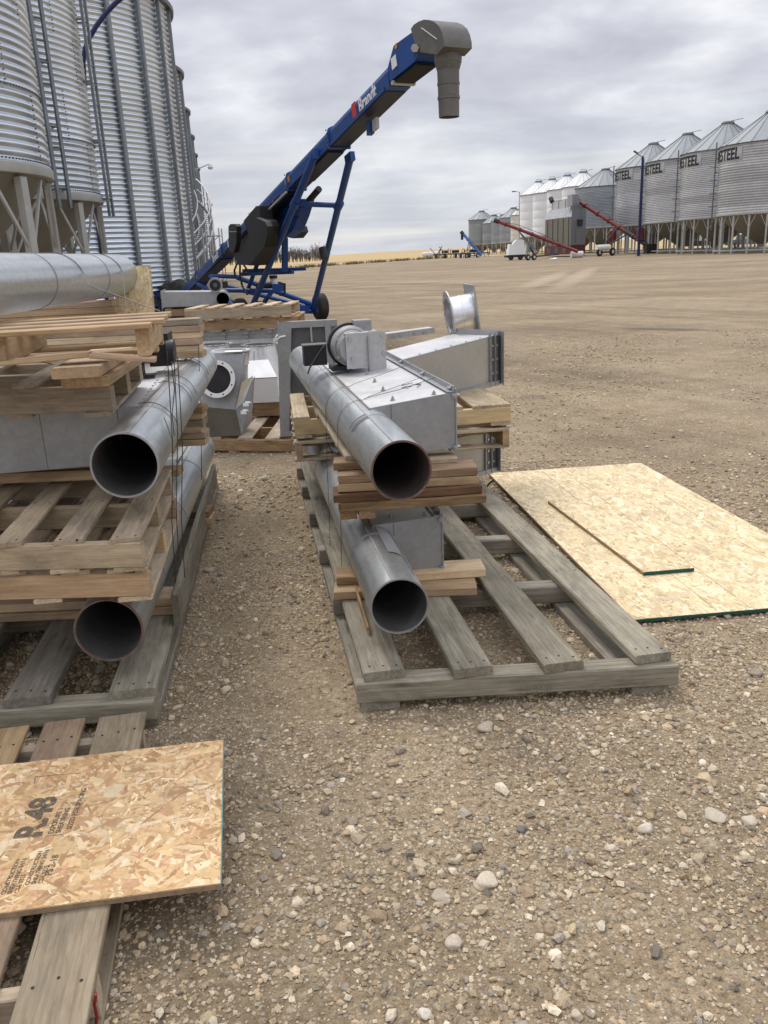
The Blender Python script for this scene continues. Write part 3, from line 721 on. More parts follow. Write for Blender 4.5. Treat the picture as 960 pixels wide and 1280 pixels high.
# --- left row
def azdir(deg): return Vector((math.sin(R(deg)), math.cos(R(deg)), 0))
for (az, D, lab) in ((-27.4, 17.0, 'nearest corrugated hopper bin on cream legs at the left edge'), (-22.65, 23.0, 'second corrugated hopper bin on cream legs with a ladder at its right side')):
    c = azdir(az) * D; caz = math.atan2(-c.y, -c.x)
    t = hopper_bin(c, 2.3, 3.35, 11.4, 7, lab, 'corrugated hopper bins on the left', 'galv_bin', 1.3, 8, caz + R(47), .135, .026, legw=.13, nseg=96, npanel=18)
    if D > 20:
        o_a = caz + R(31); o_ = (math.cos(o_a), math.sin(o_a)); ladder(t, (c.x + 2.52 * o_[0], c.y + 2.52 * o_[1]), o_, 3.0, 11.6, .28, 'galv_rib', .42, r=.026)
        o_a = caz + R(80); o2 = (math.cos(caz + R(66)), math.sin(caz + R(66))); ladder(t, (c.x + 2.50 * math.cos(o_a), c.y + 2.50 * math.sin(o_a)), o2, 2.9, 11.6, .30, 'galv_rib', .42, r=.024)
    # bolted seams and rivets on the wall
    mb = MB()
    for k, da in enumerate((28, 62)):
        for i in range(110):
            z = 3.45 + i * .07; a = caz + R(da) + (.0 if (int(z / 1.11) % 2) else R(17)); mb.cyl((c.x + 2.3 * math.cos(a), c.y + 2.3 * math.sin(a), z), (c.x + 2.332 * math.cos(a), c.y + 2.332 * math.sin(a), z), .012, 5)
    for i in range(100):
        for zz_ in (3.41, 4.51): 
            a = caz - 1.6 + 3.2 * i / 100; mb.cyl((c.x + 2.29 * math.cos(a), c.y + 2.29 * math.sin(a), zz_), (c.x + 2.335 * math.cos(a), c.y + 2.335 * math.sin(a), zz_), .013, 5)
    struct(obj('wall_bolts', mb, 'galv_dark', t, smooth=False), 'stuff')
ROW = azdir(-10.25)
def big_bin(c, label, first):
    caz = math.atan2(-c.y, -c.x); Rr = 4.77; ze = 10.25; hr = 10.25 / 9
    t = thing('grain_bin', label, 'grain bin', (c.x, c.y, 0), 0, 'big flat-bottomed bins in the left row'); M = Matrix.Translation((c.x, c.y, 0))
    me = BIGRING
    for k in range(9): link('wall_ring', me, None, t, Matrix.Translation((c.x, c.y, k * hr)))
    for k in range(24):
        a = caz + R(30.8 - 15.4 * 2) + k * R(15); link('stiffener', STIFF, None, t, M @ Matrix.Rotation(a, 4, 'Z'))
    obj('eave_ring', MB().lathe([(Rr - .02, -.12), (Rr + .22, -.14), (Rr + .24, -.02), (Rr + .05, .04)], 72), 'galv_dark', t, Matrix.Translation((c.x, c.y, ze)))
    obj('roof', MB().lathe([(Rr + .1, 0), (.6, 2.3), (.6, 2.6), (0, 2.7)], 48), 'galv_roof', t, Matrix.Translation((c.x, c.y, ze)))
    obj('base_strip', MB().lathe([(Rr + .03, 0), (Rr + .06, .02), (Rr + .06, .16), (Rr, .17)], 72), 'galv_dark', t, M)
    return t
BIGRING = corr_ring(4.77, 10.25 / 9, .1627, .034, 112).mesh('wall_ring', True, 1.2); BIGRING.materials.append(MAT['galv_bin'])
mb = MB().box(4.79, 4.90, -.06, -.035, 0, 10.25); mb.box(4.79, 4.90, .035, .06, 0, 10.25); mb.box(4.885, 4.905, -.0348, .0348, 0, 10.25)
STIFF = mb.mesh('stiffener', False); STIFF.materials.append(MAT['galv_rib'])
C3 = azdir(-19.75) * 34.0
for k, lab in enumerate(('nearest big corrugated bin with dark stiffener ribs, left of the blue conveyor', 'big ribbed bin, second in the receding left row', 'big ribbed bin, third in the receding left row', 'big ribbed bin, fourth in the receding left row', 'big ribbed bin, fifth in the receding left row', 'big ribbed bin, farthest in the receding left row')):
    big_bin(C3 + ROW * (10.2 * k), lab, k == 0)
# spiral stair round the second big bin
cs = C3 + ROW * 10.2
t = thing('spiral_stair', 'grey steel stairway winding up the right side of the left bin row', 'stairway', (cs.x, cs.y, 0))
ra, rb = 4.98, 5.6; N = 46; rail1 = []; rail2 = []; st1 = []; st2 = []
for i in range(N + 1):
    a = R(-58) + R(95) * i / N; z = .25 + 4.5 * i / N
    pa = lambda r, h: (cs.x + r * math.cos(a), cs.y + r * math.sin(a), z + h)
    rail1.append(pa(rb, 1.1)); rail2.append(pa(ra, 1.1)); st1.append(pa(rb, 0)); st2.append(pa(ra, 0))
    if i < N: 
        mbt = MB().fbox((ra, -.13, 0), (rb - ra, 0, 0), (0, .26, 0), (0, 0, .03))
        if i == 0: TR = mbt.mesh('tread', False); TR.materials.append(MAT['galv_grey'])
        link('tread', TR, None, t, Matrix.Translation((cs.x, cs.y, z)) @ Matrix.Rotation(a, 4, 'Z'))
for pp in (rail1, rail2): obj('handrail', MB().path(pp, .035, 6), 'galv_sheet', t)
obj('handrail', MB().path([(p[0], p[1], p[2] - .5) for p in rail1], .03, 6), 'galv_sheet', t)
for pp in (st1, st2): obj('stringer', MB().path(pp, .085, 4), 'galv_grey', t, smooth=False)
for i in range(0, N + 1, 3): obj('post', MB().cyl(st1[i], rail1[i], .028, 5), 'galv_grey', t)
for i in range(4, N - 2, 7): obj('support', MB().cyl((st1[i][0], st1[i][1], 0), st1[i], .06, 6), 'galv_grey', t)
# lattice tower against the stair
tw = AD(257, 330, 37.6)
tt = thing('lattice_tower', 'thin grey lattice ladder frame beside the winding stairway', 'lattice frame', (tw.x, tw.y, 0))
for dx, dy in ((0, 0), (.7, 0), (0, .7), (.7, .7)): obj('post', MB().cyl((tw.x + dx, tw.y + dy, 0), (tw.x + dx, tw.y + dy, 3.1), .03, 5), 'galv_sheet', tt)
for k in range(5):
    z = .4 + k * .6; obj('rail', MB().path([(tw.x, tw.y, z), (tw.x + .7, tw.y, z), (tw.x + .7, tw.y + .7, z), (tw.x, tw.y + .7, z), (tw.x, tw.y, z)], .022, 5), 'galv_sheet', tt)
    if k < 4: obj('brace', MB().cyl((tw.x, tw.y, z), (tw.x + .7, tw.y, z + .6), .018, 4), 'galv_sheet', tt)
# lamps on arms fixed to the left bins
for (u0, v0, u1, v1, D, lab) in ((247.5, 212, 263, 209, 62, 'white yard lamp on an arm sticking out of the left bins, the upper one'), (256, 258, 263.5, 255.5, 84, 'small yard lamp on an arm sticking out of the left bins, the lower farther one')):
    a, b_ = AD(u0, v0, D), AD(u1, v1, D); a = a - Vector((1.0, 0, .1))
    t = thing('yard_lamp', lab, 'yard lamp', a, 0, 'lamps on the left bins')
    obj('arm', MB().path([a, a.lerp(b_, .6) + Vector((0, 0, .06)), b_ + Vector((-.15, 0, .18)), b_ + Vector((0, 0, .17))], .04, 6), 'galv_sheet', t)
    obj('arm_brace', MB().path([a + Vector((0, 0, -.35)), a.lerp(b_, .55)], .025, 5), 'galv_sheet', t)
    obj('lamp_head', MB().lathe([(.0, .2), (.1, .18), (.16, .06), (.2, 0), (.15, -.12), (0, -.16)], 14, tuple(b_)), 'white_paint', t)
# blue curved pole between the left bins
t = thing('curved_pole', 'dark blue pole bending over to the right above the second hopper bin', 'pole', AD(131, 378, 27.5))
obj('pole', MB().path([AD(u, v, 27.5) for u, v in ((137, 400), (119, 250), (107, 130), (104, 78), (106, 62), (112, 47), (120, 33), (131, 18), (143, 5), (156, -6), (175, -18), (200, -28))], .068, 10), 'blue_pole', t)
obj('pole_tip', MB().cyl(AD(200, -28, 27.5), AD(212, -32, 27.5), .09, 10), 'blue_pole', t)
# ------------------------------------------------------------------ things across the yard
def wheel(parent, c, axis, r, w, rubber='rubber', hub='white_paint'):
    c, axis = Vector(c), Vector(axis).normalized(); k = c - axis * (w / 2)
    o = obj('wheel', MB().cyl(c - axis * (w * .4), c + axis * (w * .4), r * .52, 16), hub, parent)
    mb = MB(); n = 28; prof = [(r * .52, -.5), (r * .86, -.5), (r * .97, -.38), (r, -.18), (r, .18), (r * .97, .38), (r * .86, .5), (r * .52, .5)]
    M = axis.to_track_quat('Z', 'Y').to_matrix()
    vs = []
    for i in range(n):
        for (rr, q) in prof: vs.append(c + M @ Vector((rr * math.cos(2 * math.pi * i / n), rr * math.sin(2 * math.pi * i / n), q * w)))
    m_ = len(prof); fs = []
    for i in range(n):
        for k in range(m_ - 1): fs.append((i * m_ + k, ((i + 1) % n) * m_ + k, ((i + 1) % n) * m_ + k + 1, i * m_ + k + 1))
    mb.add(vs, fs); obj('tyre', mb, rubber, o)
    return o
def on_ground(u, v, D):
    p = AD(u, v, D); return Vector((p.x, p.y, gz(p.x, p.y)))

# grain dryer
A, B_, C_ = on_ground(681, 318, 124.5), on_ground(713.5, 318, 117), on_ground(731, 318, 120.5)
t = thing('grain_dryer', 'tall grey grain dryer with a louvred sloping roof on a maroon base', 'grain dryer', B_)
X = (A - B_); X.z = 0; Y = (C_ - B_); Y.z = 0; O = Vector((B_.x, B_.y, B_.z)); xn, yn = X.normalized(), Y.normalized()
obj('base', MB().fbox(O + Vector((0, 0, .35)) - xn * .05 - yn * .05, X * 1.02, Y * 1.02, (0, 0, 1.15)), 'maroon', t, smooth=False)
obj('body', MB().fbox(O + Vector((0, 0, 1.5)), X, Y, (0, 0, 3.55)), 'galv_olive', t, smooth=False)
obj('end_panel', MB().fbox(O + Vector((0, 0, 1.5)) - xn * .06, -xn * .02, Y, (0, 0, 4.9)), 'galv_blue', t, smooth=False)
mb = MB(); h0 = 5.05
mb.prism([(0, 0), (1, 0), (.75, 1.25), (.25, 1.25)], O + Vector((0, 0, h0)), Y, (0, 0, 1), X); obj('sloping_roof', mb, 'galv_grey', t, smooth=False)
for k in range(11):
    p = O + Vector((0, 0, h0)) + X * (.05 + k * .085); q = p + Y * .25 + Vector((0, 0, 1.25))
    obj('louvre', MB().beam(p - yn * .05, q - yn * .05, .16, .1, (0, -1, .5)), 'white_bin', t, smooth=False)
for k in range(4):
    p = O + Vector((0, 0, 6.3)) + X * (.12 + .26 * k) + Y * .3; obj('rail_post', MB().cyl(p, p + Vector((0, 0, 1.1)), .05, 5), 'galv_dark', t)
obj('top_rail', MB().path([O + X * (.12 + .26 * k) + Y * .3 + Vector((0, 0, 7.4)) for k in range(4)], .05, 5), 'galv_dark', t)
for k in range(3):
    p = O + X * (.14 + .26 * k) + Y * .3; obj('roof_panel', MB().fbox(p + Vector((0, 0, 6.3)), X * .22, Y * .02, (0, 0, 1.0)), 'galv_sheet', t, smooth=False)
obj('tower', MB().fbox(O + Y * .05 + Vector((0, 0, 6.4)) + xn * .1, X * .18, Y * .5, (0, 0, 1.4)), 'galv_grey', t, smooth=False)
obj('vent_hood', MB().cyl(O + X * .9 + Y * .3 + Vector((0, 0, 7.4)), O + X * .96 + Y * .3 + Vector((0, 0, 7.9)), .32, 10), 'black_plastic', t)
obj('door', MB().fbox(O + Y * .3 + Vector((0, 0, 1.6)) - xn * .10, -xn * .03, Y * .4, (0, 0, 1.9)), 'galv_grey', t, smooth=False)
obj('control_box', MB().fbox(O + Y * .42 + Vector((0, 0, 3.9)) - xn * .10, -xn * .2, Y * .3, (0, 0, .8)), 'dark_machine', t, smooth=False)
for k in range(3):
    p = O + X * (.2 + .3 * k) - yn * .06; obj('burner_port', MB().cyl(p + Vector((0, 0, .9)), p + Vector((0, 0, .9)) - yn * .15, .4, 14), 'galv_dark', t)
for k in range(5): 
    p = O + Vector((0, 0, 1.5)) + X * (.1 + .2 * k) - yn * .02; obj('wall_rib', MB().fbox(p, xn * .06, -yn * .05, (0, 0, 3.5)), 'galv_olive', t, smooth=False)

def auger(name, label, top, bot, rad, mat, wheels, frame_pts, group=None, spout=True, legmat='dark_machine', wr=.37):
    t = thing(name, label, 'grain auger', bot, 0, group); d = (bot - top).normalized()
    obj('tube', MB().cyl(top, bot, rad, 14), mat, t)
    for f in (.12, .3, .45, .6, .78): 
        p = top.lerp(bot, f); obj('collar', MB().cyl(p - d * .09, p + d * .09, rad * 1.35, 14), mat, t)
    obj('head', MB().cyl(top - d * .25, top + d * .35, rad * 1.5, 14), 'dark_machine', t)
    if spout: obj('spout', MB().cyl(top, top + Vector((0, 0, -1.15)), rad * 1.1, 10), 'dark_machine', t)
    up = Vector((0, 0, rad * 2.4)); 
    obj('truss_cable', MB().path([top.lerp(bot, .05), top.lerp(bot, .25) + up, top.lerp(bot, .6) + up, top.lerp(bot, .85)], .03, 4), legmat, t, smooth=False)
    for a, b_, rr in frame_pts: obj('frame_bar', MB().cyl(a, b_, rr, 8), legmat, t)
    for w in wheels: wheel(t, w, (.55, -.83, 0), wr, .26)
    return t
tp = AD(620.5, 276, 112); bt = AD(722, 314.5, 107.5)
w1, w2 = on_ground(660, 320, 107), on_ground(667.5, 320, 107); w1.z += .37; w2.z += .37
s_ = tp.lerp(bt, .26)
auger('red_auger', 'long red auger slanting down in front of the dryer, on two small wheels', tp, bt, .20, 'red_paint', [w1, w2],
      [(s_, w1 + Vector((.3, .3, 1.2)), .07), (s_ + Vector((.1, .6, 0)), w2 + Vector((.2, .9, 1.0)), .07), (w1 + Vector((-.4, 0, 0)), w2 + Vector((3.2, .5, .2)), .09), (w2, tp.lerp(bt, .62), .08), (w1 + Vector((.3, .3, 1.2)), w2 + Vector((.2, .5, .1)), .12)], spout=False)
tp = AD(721, 250.5, 120); bt = AD(813, 309, 112)
w1, w2 = on_ground(749.5, 316, 112), on_ground(765.5, 315, 112.5); w1.z += .5; w2.z += .5
t = auger('red_auger', 'red auger rising from under the lettered bins to the dryer tower', tp, bt, .24, 'red_paint', [w1, w2],
      [(w1 + Vector((-.2, 0, 0)), tp.lerp(bt, .58), .1), (w2 + Vector((-2, 0, .1)), tp.lerp(bt, .72), .09), (w1, w2, .1), (tp.lerp(bt, .36), w1 + Vector((.5, 0, 1.5)), .06)], wr=.5)
obj('intake', MB().fbox(bt + Vector((-.6, -.6, -.7)), (1.3, 0, 0), (0, 1.3, 0), (0, 0, 1.1)), 'black_plastic', t, smooth=False)
obj('lower_tube', MB().cyl(tp.lerp(bt, .68), bt, .27, 14), 'dark_machine', t)
obj('tank', MB().cyl(w1 + Vector((-.3, 0, .55)), w1 + Vector((1.2, 0, .55)), .35, 12), 'white_paint', t)
p = on_ground(721, 317, 108.5)
t = thing('white_drum', 'white plastic drum lying at the foot of the long red auger', 'drum', p)
obj('shell', MB().cyl(p + Vector((-.7, 0, .42)), p + Vector((.75, .15, .42)), .38, 16), 'white_paint', t); obj('end_cap', MB().cyl(p + Vector((.75, .15, .42)), p + Vector((.9, .17, .42)), .22, 12), 'galv_dark', t)
p = on_ground(692.5, 321, 103)
bm = bmesh.new(); bmesh.ops.create_icosphere(bm, subdivisions=2, radius=.4)
for q in bm.verts: q.co.z = q.co.z * .35 * (1 + .4 * math.sin(q.co.x * 9)); q.co.x *= 1.2
me = bpy.data.meshes.new('white_bag'); bm.to_mesh(me); bm.free()
tag(link('white_bag', me, 'plastic_wrap', None, Matrix.Translation(p + Vector((0, 0, .1)))), 'crumpled white bag lying on the yard in front of the dryer', 'bag')
# wrapped white load on a dark trailer
p = on_ground(644, 319, 113)
t = thing('wrapped_trailer', 'dark low trailer carrying a load under a white cover', 'trailer', p)
bm = bmesh.new(); bmesh.ops.create_cube(bm, size=1); bmesh.ops.subdivide_edges(bm, edges=bm.edges, cuts=4, use_grid_fill=True)
for q in bm.verts:
    x, y, z = q.co; zt = (z + .5)
    q.co = Vector((x * (2.3 - .35 * zt) + (.12 if x < 0 else 0), y * (2.0 - .3 * zt), zt * (1.55 + (.25 if x > -.2 else -.25)) + .06 * math.sin(x * 9) * zt + .05 * math.sin(y * 11)))
me = bpy.data.meshes.new('cover'); bm.to_mesh(me); bm.free(); me.polygons.foreach_set('use_smooth', [True] * len(me.polygons)); me.set_sharp_from_angle(angle=.9)
link('cover', me, 'plastic_wrap', t, Matrix.Translation(p + Vector((0, 0, .62))))
obj('deck', MB().box(p.x - 1.3, p.x + 1.35, p.y - 1, p.y + 1, p.z + .35, p.z + .64), 'dark_machine', t, smooth=False)
for dx in (-.7, .5): wheel(t, p + Vector((dx, -1.0, .33)), (0, -1, 0), .33, .25, hub='dark_machine')
p2 = on_ground(664, 315, 113)
t = thing('control_cabinet', 'small grey cabinet on posts beside the white covered load', 'cabinet', p2)
obj('cabinet_body', MB().box(p2.x - .55, p2.x + .55, p2.y, p2.y + .6, p2.z + .9, p2.z + 2.1), 'galv_grey', t, smooth=False)
for dx in (-.5, .5): obj('post', MB().box(p2.x + dx - .05, p2.x + dx + .05, p2.y, p2.y + .1, p2.z, p2.z + .9), 'galv_dark', t, smooth=False)
obj('cabinet_door', MB().box(p2.x - .4, p2.x + .3, p2.y - .04, p2.y - .002, p2.z + 1.0, p2.z + 2.0), 'galv_blue', t, smooth=False)
# street lamp and blue light pole
p = on_ground(649, 318, 142); q = AD(646.3, 240, 142)
t = thing('street_lamp', 'grey street lamp standing in front of the smooth white bins', 'street lamp', p)
obj('pole', MB().cyl(p, (p.x, p.y, q.z), .12, 8, .08), 'galv_sheet', t); obj('arm', MB().path([(p.x, p.y, q.z - .1), (p.x - .4, p.y, q.z + .1), (p.x - .7, p.y, q.z + .1)], .06, 6), 'galv_sheet', t)
obj('lamp_head', MB().fbox((p.x - 1.2, p.y - .15, q.z), (.6, 0, 0), (0, .3, 0), (0, 0, .16)), 'galv_dark', t, smooth=False)
p = on_ground(798.2, 313.7, 104); q = AD(802.3, 195.5, 104)
t = thing('blue_light_pole', 'tall dark blue light pole standing in front of the lettered bins', 'light pole', p)
obj('pole', MB().cyl(p, (p.x, p.y, q.z), .17, 10, .12), 'blue_pole', t)
obj('arm', MB().path([(p.x, p.y, q.z - .1), (p.x - .4, p.y, q.z + .15), (p.x - .75, p.y, q.z + .35)], .05, 6), 'galv_dark', t)
obj('lamp_head', MB().beam((p.x - .55, p.y, q.z + .3), (p.x - 1.05, p.y, q.z + .6), .3, .14), 'galv_dark', t, smooth=False)
obj('foot_plate', MB().box(p.x - .3, p.x + .3, p.y - .3, p.y + .3, p.z + .004, p.z + .06), 'galv_dark', t, smooth=False)
# small blue auger and the parked implements at the field edge
tp = AD(577.5, 291, 150); bt = on_ground(602, 320, 149) + Vector((0, 0, .3)); w1, w2 = on_ground(583, 321, 148), on_ground(597, 321, 148); w1.z += .35; w2.z += .35
auger('blue_auger', 'small light blue auger slanting in front of the distant grey bins', tp, bt, .2, 'blue_light', [w1, w2], [(w1, tp.lerp(bt, .35), .05), (w2, tp.lerp(bt, .75), .06), (w1, w2, .07)])
def implement(u, D, W_, label, cols, n, h):
    p = on_ground(u, 320, D); t = thing('farm_implement', label, 'farm machine', p, 0, 'farm machinery parked along the field edge')
    rnd = random.Random(int(u))
    obj('toolbar', MB().box(p.x - W_ / 2, p.x + W_ / 2, p.y - .1, p.y + .1, p.z + .62, p.z + .82), cols[0], t, smooth=False)
    for k in range(n):
        x = p.x - W_ / 2 + W_ * (k + .5) / n
        obj('shank', MB().path([(x, p.y - .1, p.z + .8), (x + .1, p.y - .6, p.z + .65), (x - .05, p.y - .75, p.z + .1)], .06, 5), cols[k % len(cols)], t)
    for k in range(max(2, n // 3)):
        x = p.x - W_ * .4 + W_ * .8 * k / max(1, n // 3 - 0)
        wheel(t, (x, p.y + .5, p.z + .4), (1, .3, 0), .4, .24, hub=cols[-1])
    for k in range(n // 2):
        x = p.x + rnd.uniform(-.45, .45) * W_; z0 = p.z + .8; obj('wing_arm', MB().beam((x, p.y, z0), (x + rnd.uniform(-1.2, 1.2), p.y + rnd.uniform(-.5, .5), z0 + rnd.uniform(.4, h)), .12, .12), cols[(k + 1) % len(cols)], t, smooth=False)
    obj('tank', MB().cyl((p.x - .7, p.y + .3, p.z + 1.15), (p.x + .6, p.y + .3, p.z + 1.15), .26, 12), cols[0], t)
implement(592, 150, 5.5, 'dark blue folded cultivator parked at the foot of the small blue auger', ['blue_paint', 'dark_machine', 'blue_pole'], 9, 1.6)
implement(570, 156, 5.0, 'folded tillage machine with blue and yellow pieces, left of the blue auger', ['dark_machine', 'yellow_machine', 'blue_light'], 8, 1.3)
implement(557, 160, 4.5, 'dark cultivator with raised arms, leftmost of the parked machines', ['dark_machine', 'galv_dark', 'yellow_machine'], 8, 1.4)
p = on_ground(541, 319, 168)
t = thing('white_tank', 'long white tank lying at the field edge left of the machinery', 'tank', p)
obj('shell', MB().lathe([(0, -2.1), (.34, -2.0), (.44, -1.7), (.46, -1.2), (.46, 1.2), (.44, 1.7), (.34, 2.0), (0, 2.1)], 20), 'white_paint', t, Matrix.Translation(p + Vector((0, 0, .78))) @ Matrix.Rotation(R(90), 4, 'Y'))
for dx in (-1.1, 1.1): obj('cradle', MB().box(p.x + dx - .15, p.x + dx + .15, p.y - .5, p.y + .5, p.z, p.z + .42), 'galv_dark', t, smooth=False)
# vehicles parked behind the lettered bins
for (u, D, lab, mt) in ((875, 132, 'dark pickup truck seen between the bin legs near the third lettered bin', 'dark_machine'), (932, 126, 'dark van seen between the bin legs at the right edge', 'galv_dark')):
    p = on_ground(u, 309, D); t = thing('parked_truck', lab, 'truck', p)
    obj('body', MB().prism([(-2.5, .45), (2.5, .45), (2.5, 1.05), (1.3, 1.12), (.9, 1.75), (-.9, 1.78), (-1.1, 1.12), (-2.5, 1.08)], p + Vector((0, -.9, 0)), (1, 0, 0), (0, 0, 1), (0, 1.8, 0)), mt, t, smooth=False)
    obj('window', MB().prism([(-.85, 1.16), (1.1, 1.16), (.82, 1.68), (-.78, 1.7)], p + Vector((0, -.93, 0)), (1, 0, 0), (0, 0, 1), (0, .028, 0)), 'glass_lamp', t, smooth=False)
    for dx in (-1.6, 1.6): wheel(t, p + Vector((dx, -.85, .38)), (0, -1, 0), .38, .25)

# ------------------------------------------------------------------ blue belt conveyor
CD = Vector((.434, -.901, 0)); CW = Vector((.901, .434, 0)); CB = Vector((-5.6, 27.4, 0)); UZ = Vector((0, 0, 1))
def CP(u, v, off=0.0):
    """pixel -> point in the conveyor's upright plane shifted sideways by off"""
    d = ray(u, v); o = CB + CW * off; t_ = (o - EYE).dot(CW) / d.dot(CW); return EYE + d * t_
t = thing('belt_conveyor', 'big blue grain belt conveyor with a grey hood and spout at its raised end', 'conveyor', CB)
HW = .19
def on_left(pts): return [CP(u, v, -HW) for u, v in pts]
lo_b, lo_t = CP(231, 372, -HW), CP(222, 360, -HW)
hi_t, hi_b = CP(483.5, 87, -HW), CP(487, 101, -HW)
# straighten: the tube is one straight box with a rounded top edge
axis = ((hi_t + hi_b) / 2 - (lo_t + lo_b) / 2); axn = axis.normalized(); upn = (axn.cross(CW)); upn = -upn if upn.z < 0 else upn
hgt = .34
P0 = (lo_t + lo_b) / 2 + CW * HW; P1 = (hi_t + hi_b) / 2 + CW * HW
def sect(w, h, rnd):
    return [(-w, -h), (w, -h), (w, h - rnd), (w - rnd * .3, h - rnd * .3), (w - rnd, h), (-w + rnd, h), (-w + rnd * .3, h - rnd * .3), (-w, h - rnd)]
obj('tube', MB().prism(sect(HW, hgt / 2, .11), P0, CW, upn, P1 - P0), 'blue_paint', t, ang=.4)
def onT(f, side=0.0, up=0.0): return P0 + (P1 - P0) * f + CW * side + upn * up
for f in (.14, .34, .52, .69, .84):   # flanged joints
    p = onT(f); obj('joint', MB().prism(sect(HW + .03, hgt / 2 + .03, .12), p, CW, upn, axn * .06), 'blue_paint', t, ang=.4)
    obj('under_panel', MB().fbox(onT(f - .11, -HW + .03, -hgt / 2 - .012), axn * (axis.length * .1), CW * (2 * HW - .06), -upn * .03), 'underside_shade', t, smooth=False)
obj('underside_shade', MB().fbox(onT(.01, -HW + .008, -hgt / 2 - .003), axn * (axis.length * .98), CW * (2 * HW - .016), -upn * .006), 'underside_shade', t, smooth=False)  # full-length sheet added to darken the underside, its shade painted in
obj('edge_rail', MB().beam(onT(.05, -HW - .012, -hgt / 2 + .03), onT(.99, -HW - .012, -hgt / 2 + .03), .05, .025, CW), 'blue_paint', t, smooth=False)
# lettering
def side_text(me, f, h, up, mat, size=1.0, name='lettering'):
    x = axn; y = upn; z = x.cross(y); M = Matrix((x, y, z)).transposed().to_4x4(); M.translation = onT(f, -HW - .006, up); return link(name, me, mat, t, M @ Matrix.Diagonal((size[0], size[1], 1, 1)))
fB = lambda u, v: ((CP(u, v, -HW) + CW * HW - P0).dot(axn)) / axis.length
f1 = fB(449, 136)
side_text(T_BRANDT, f1, 0, -.135, 'decal_white', (.72, .95))
obj('red_mark', MB().fbox(onT(f1 - .017, -HW - .004, -.14), axn * .17, upn * .27, -CW * .004), 'red_decal', t, smooth=False)
f2 = fB(268, 338)
side_text(T_BRANDT2, f2, 0, -.10, 'decal_white', (.8, .95))
for k in range(3): obj('decal', MB().fbox(onT(f2 + .105 + k * .012, -HW - .004, -.10), axn * .10, upn * .2, -CW * .004), 'decal_white', t, smooth=False)
obj('warning_decal', MB().fbox(onT(fB(246, 358), -HW - .004, -.08), axn * .28, upn * .12, -CW * .004), 'orange_decal', t, smooth=False)
obj('warning_decal', MB().fbox(onT(fB(357, 232), -HW - .004, -.05), axn * .3, upn * .12, -CW * .004), 'orange_decal', t, smooth=False)
# head box
hp = [CP(u, v, -HW - .02) for u, v in ((484.5, 85), (492, 57), (514, 41), (523, 44), (524, 66), (518, 77), (487.5, 101.5))]
obj('head_box', MB().add(hp + [p + CW * (2 * HW + .04) for p in hp], [tuple(range(6, -1, -1)), tuple(range(7, 14))] + [(i, (i + 1) % 7, (i + 1) % 7 + 7, i + 7) for i in range(7)]), 'blue_paint', t, smooth=False)
obj('head_belt', MB().add([hp[6] + CW * .04 - upn * .012, hp[5] + CW * .04 - upn * .012, hp[5] + CW * (2 * HW) - upn * .012, hp[6] + CW * (2 * HW) - upn * .012] + [q - upn * .05 for q in (hp[6] + CW * .04, hp[5] + CW * .04, hp[5] + CW * 2 * HW, hp[6] + CW * 2 * HW)], [(0, 1, 2, 3), (7, 6, 5, 4), (0, 4, 5, 1), (1, 5, 6, 2), (2, 6, 7, 3), (3, 7, 4, 0)]), 'belt', t, smooth=False)
obj('wear_strip', MB().fbox(hp[6] - upn * .02 + axn * .02, axn * .07, CW * (2 * HW + .03), -upn * .05), 'decal_grey', t, smooth=False)
obj('decal', MB().fbox(CP(490.5, 88, -HW - .026), axn * .17, upn * .17, -CW * .004), 'decal_white', t, smooth=False)
obj('warning_decal', MB().fbox(CP(494, 62, -HW - .026), axn * .07, upn * .07, -CW * .004), 'orange_decal', t, smooth=False)
obj('bearing', MB().cyl(CP(518.5, 60, -HW - .12), CP(518.5, 60, -HW), .06, 6), 'decal_grey', t)
# hood
hood = [(513.5, 36), (517, 31), (523, 27), (530, 24.5), (537, 25), (543, 27.5), (549, 33), (552.5, 41), (554.5, 50), (555, 58), (546, 68), (534, 66.5), (522, 65), (516, 46)]
ho = [CP(u, v, -HW - .05) for u, v in hood]; nH = len(ho)
obj('hood', MB().add(ho + [p + CW * (2 * HW + .08) for p in ho], [tuple(range(nH - 1, -1, -1)), tuple(range(nH, 2 * nH))] + [(i, (i + 1) % nH, (i + 1) % nH + nH, i + nH) for i in range(nH)]), 'hood_grey', t, ang=.5)
obj('hood_seam', MB().cyl(CP(527, 35, -HW - .055), CP(546, 49, -HW - .055), .008, 5), 'decal_grey', t)
sc = CP(560, 76, 0); rs = .158
sb = CP(560, 147, 0)
topc = Vector((sc.x, sc.y, sc.z + .22)); botc = Vector((sc.x, sc.y, sb.z))
obj('spout_collar', MB().cyl((topc.x, topc.y, topc.z + .0), (topc.x, topc.y, sc.z - .02), rs * 1.32, 24, rs * 1.25, False), 'hood_grey', t)
obj('spout_collar', MB().cyl((topc.x, topc.y, sc.z - .02), (topc.x, topc.y, sc.z - .14), rs * 1.25, 24, rs * 1.0, False), 'hood_grey', t)
sp = obj('spout', MB().pipe((topc.x, topc.y, sc.z - .1), botc, rs * 1.02, rs * .97, 28, rs * .95, rs * .9), 'hood_grey', t)
for k in (.38, .63): 
    z = sc.z + (botc.z - sc.z) * k; obj('band', MB().pipe((topc.x, topc.y, z), (topc.x, topc.y, z - .035), rs * 1.04, rs * .9, 28), 'hood_grey', sp)
# work lamp under the belt
lp = CP(461, 166, 0) - upn * .05
obj('lamp_bracket', MB().fbox(lp - CW * .05, CW * .1, axn * .12, (0, 0, .22)), 'blue_paint', t, smooth=False)
obj('work_lamp', MB().fbox(lp + axn * .14 + Vector((0, 0, .02)), CW * .06, axn * .16, (0, 0, .17)), 'decal_grey', t, smooth=False)
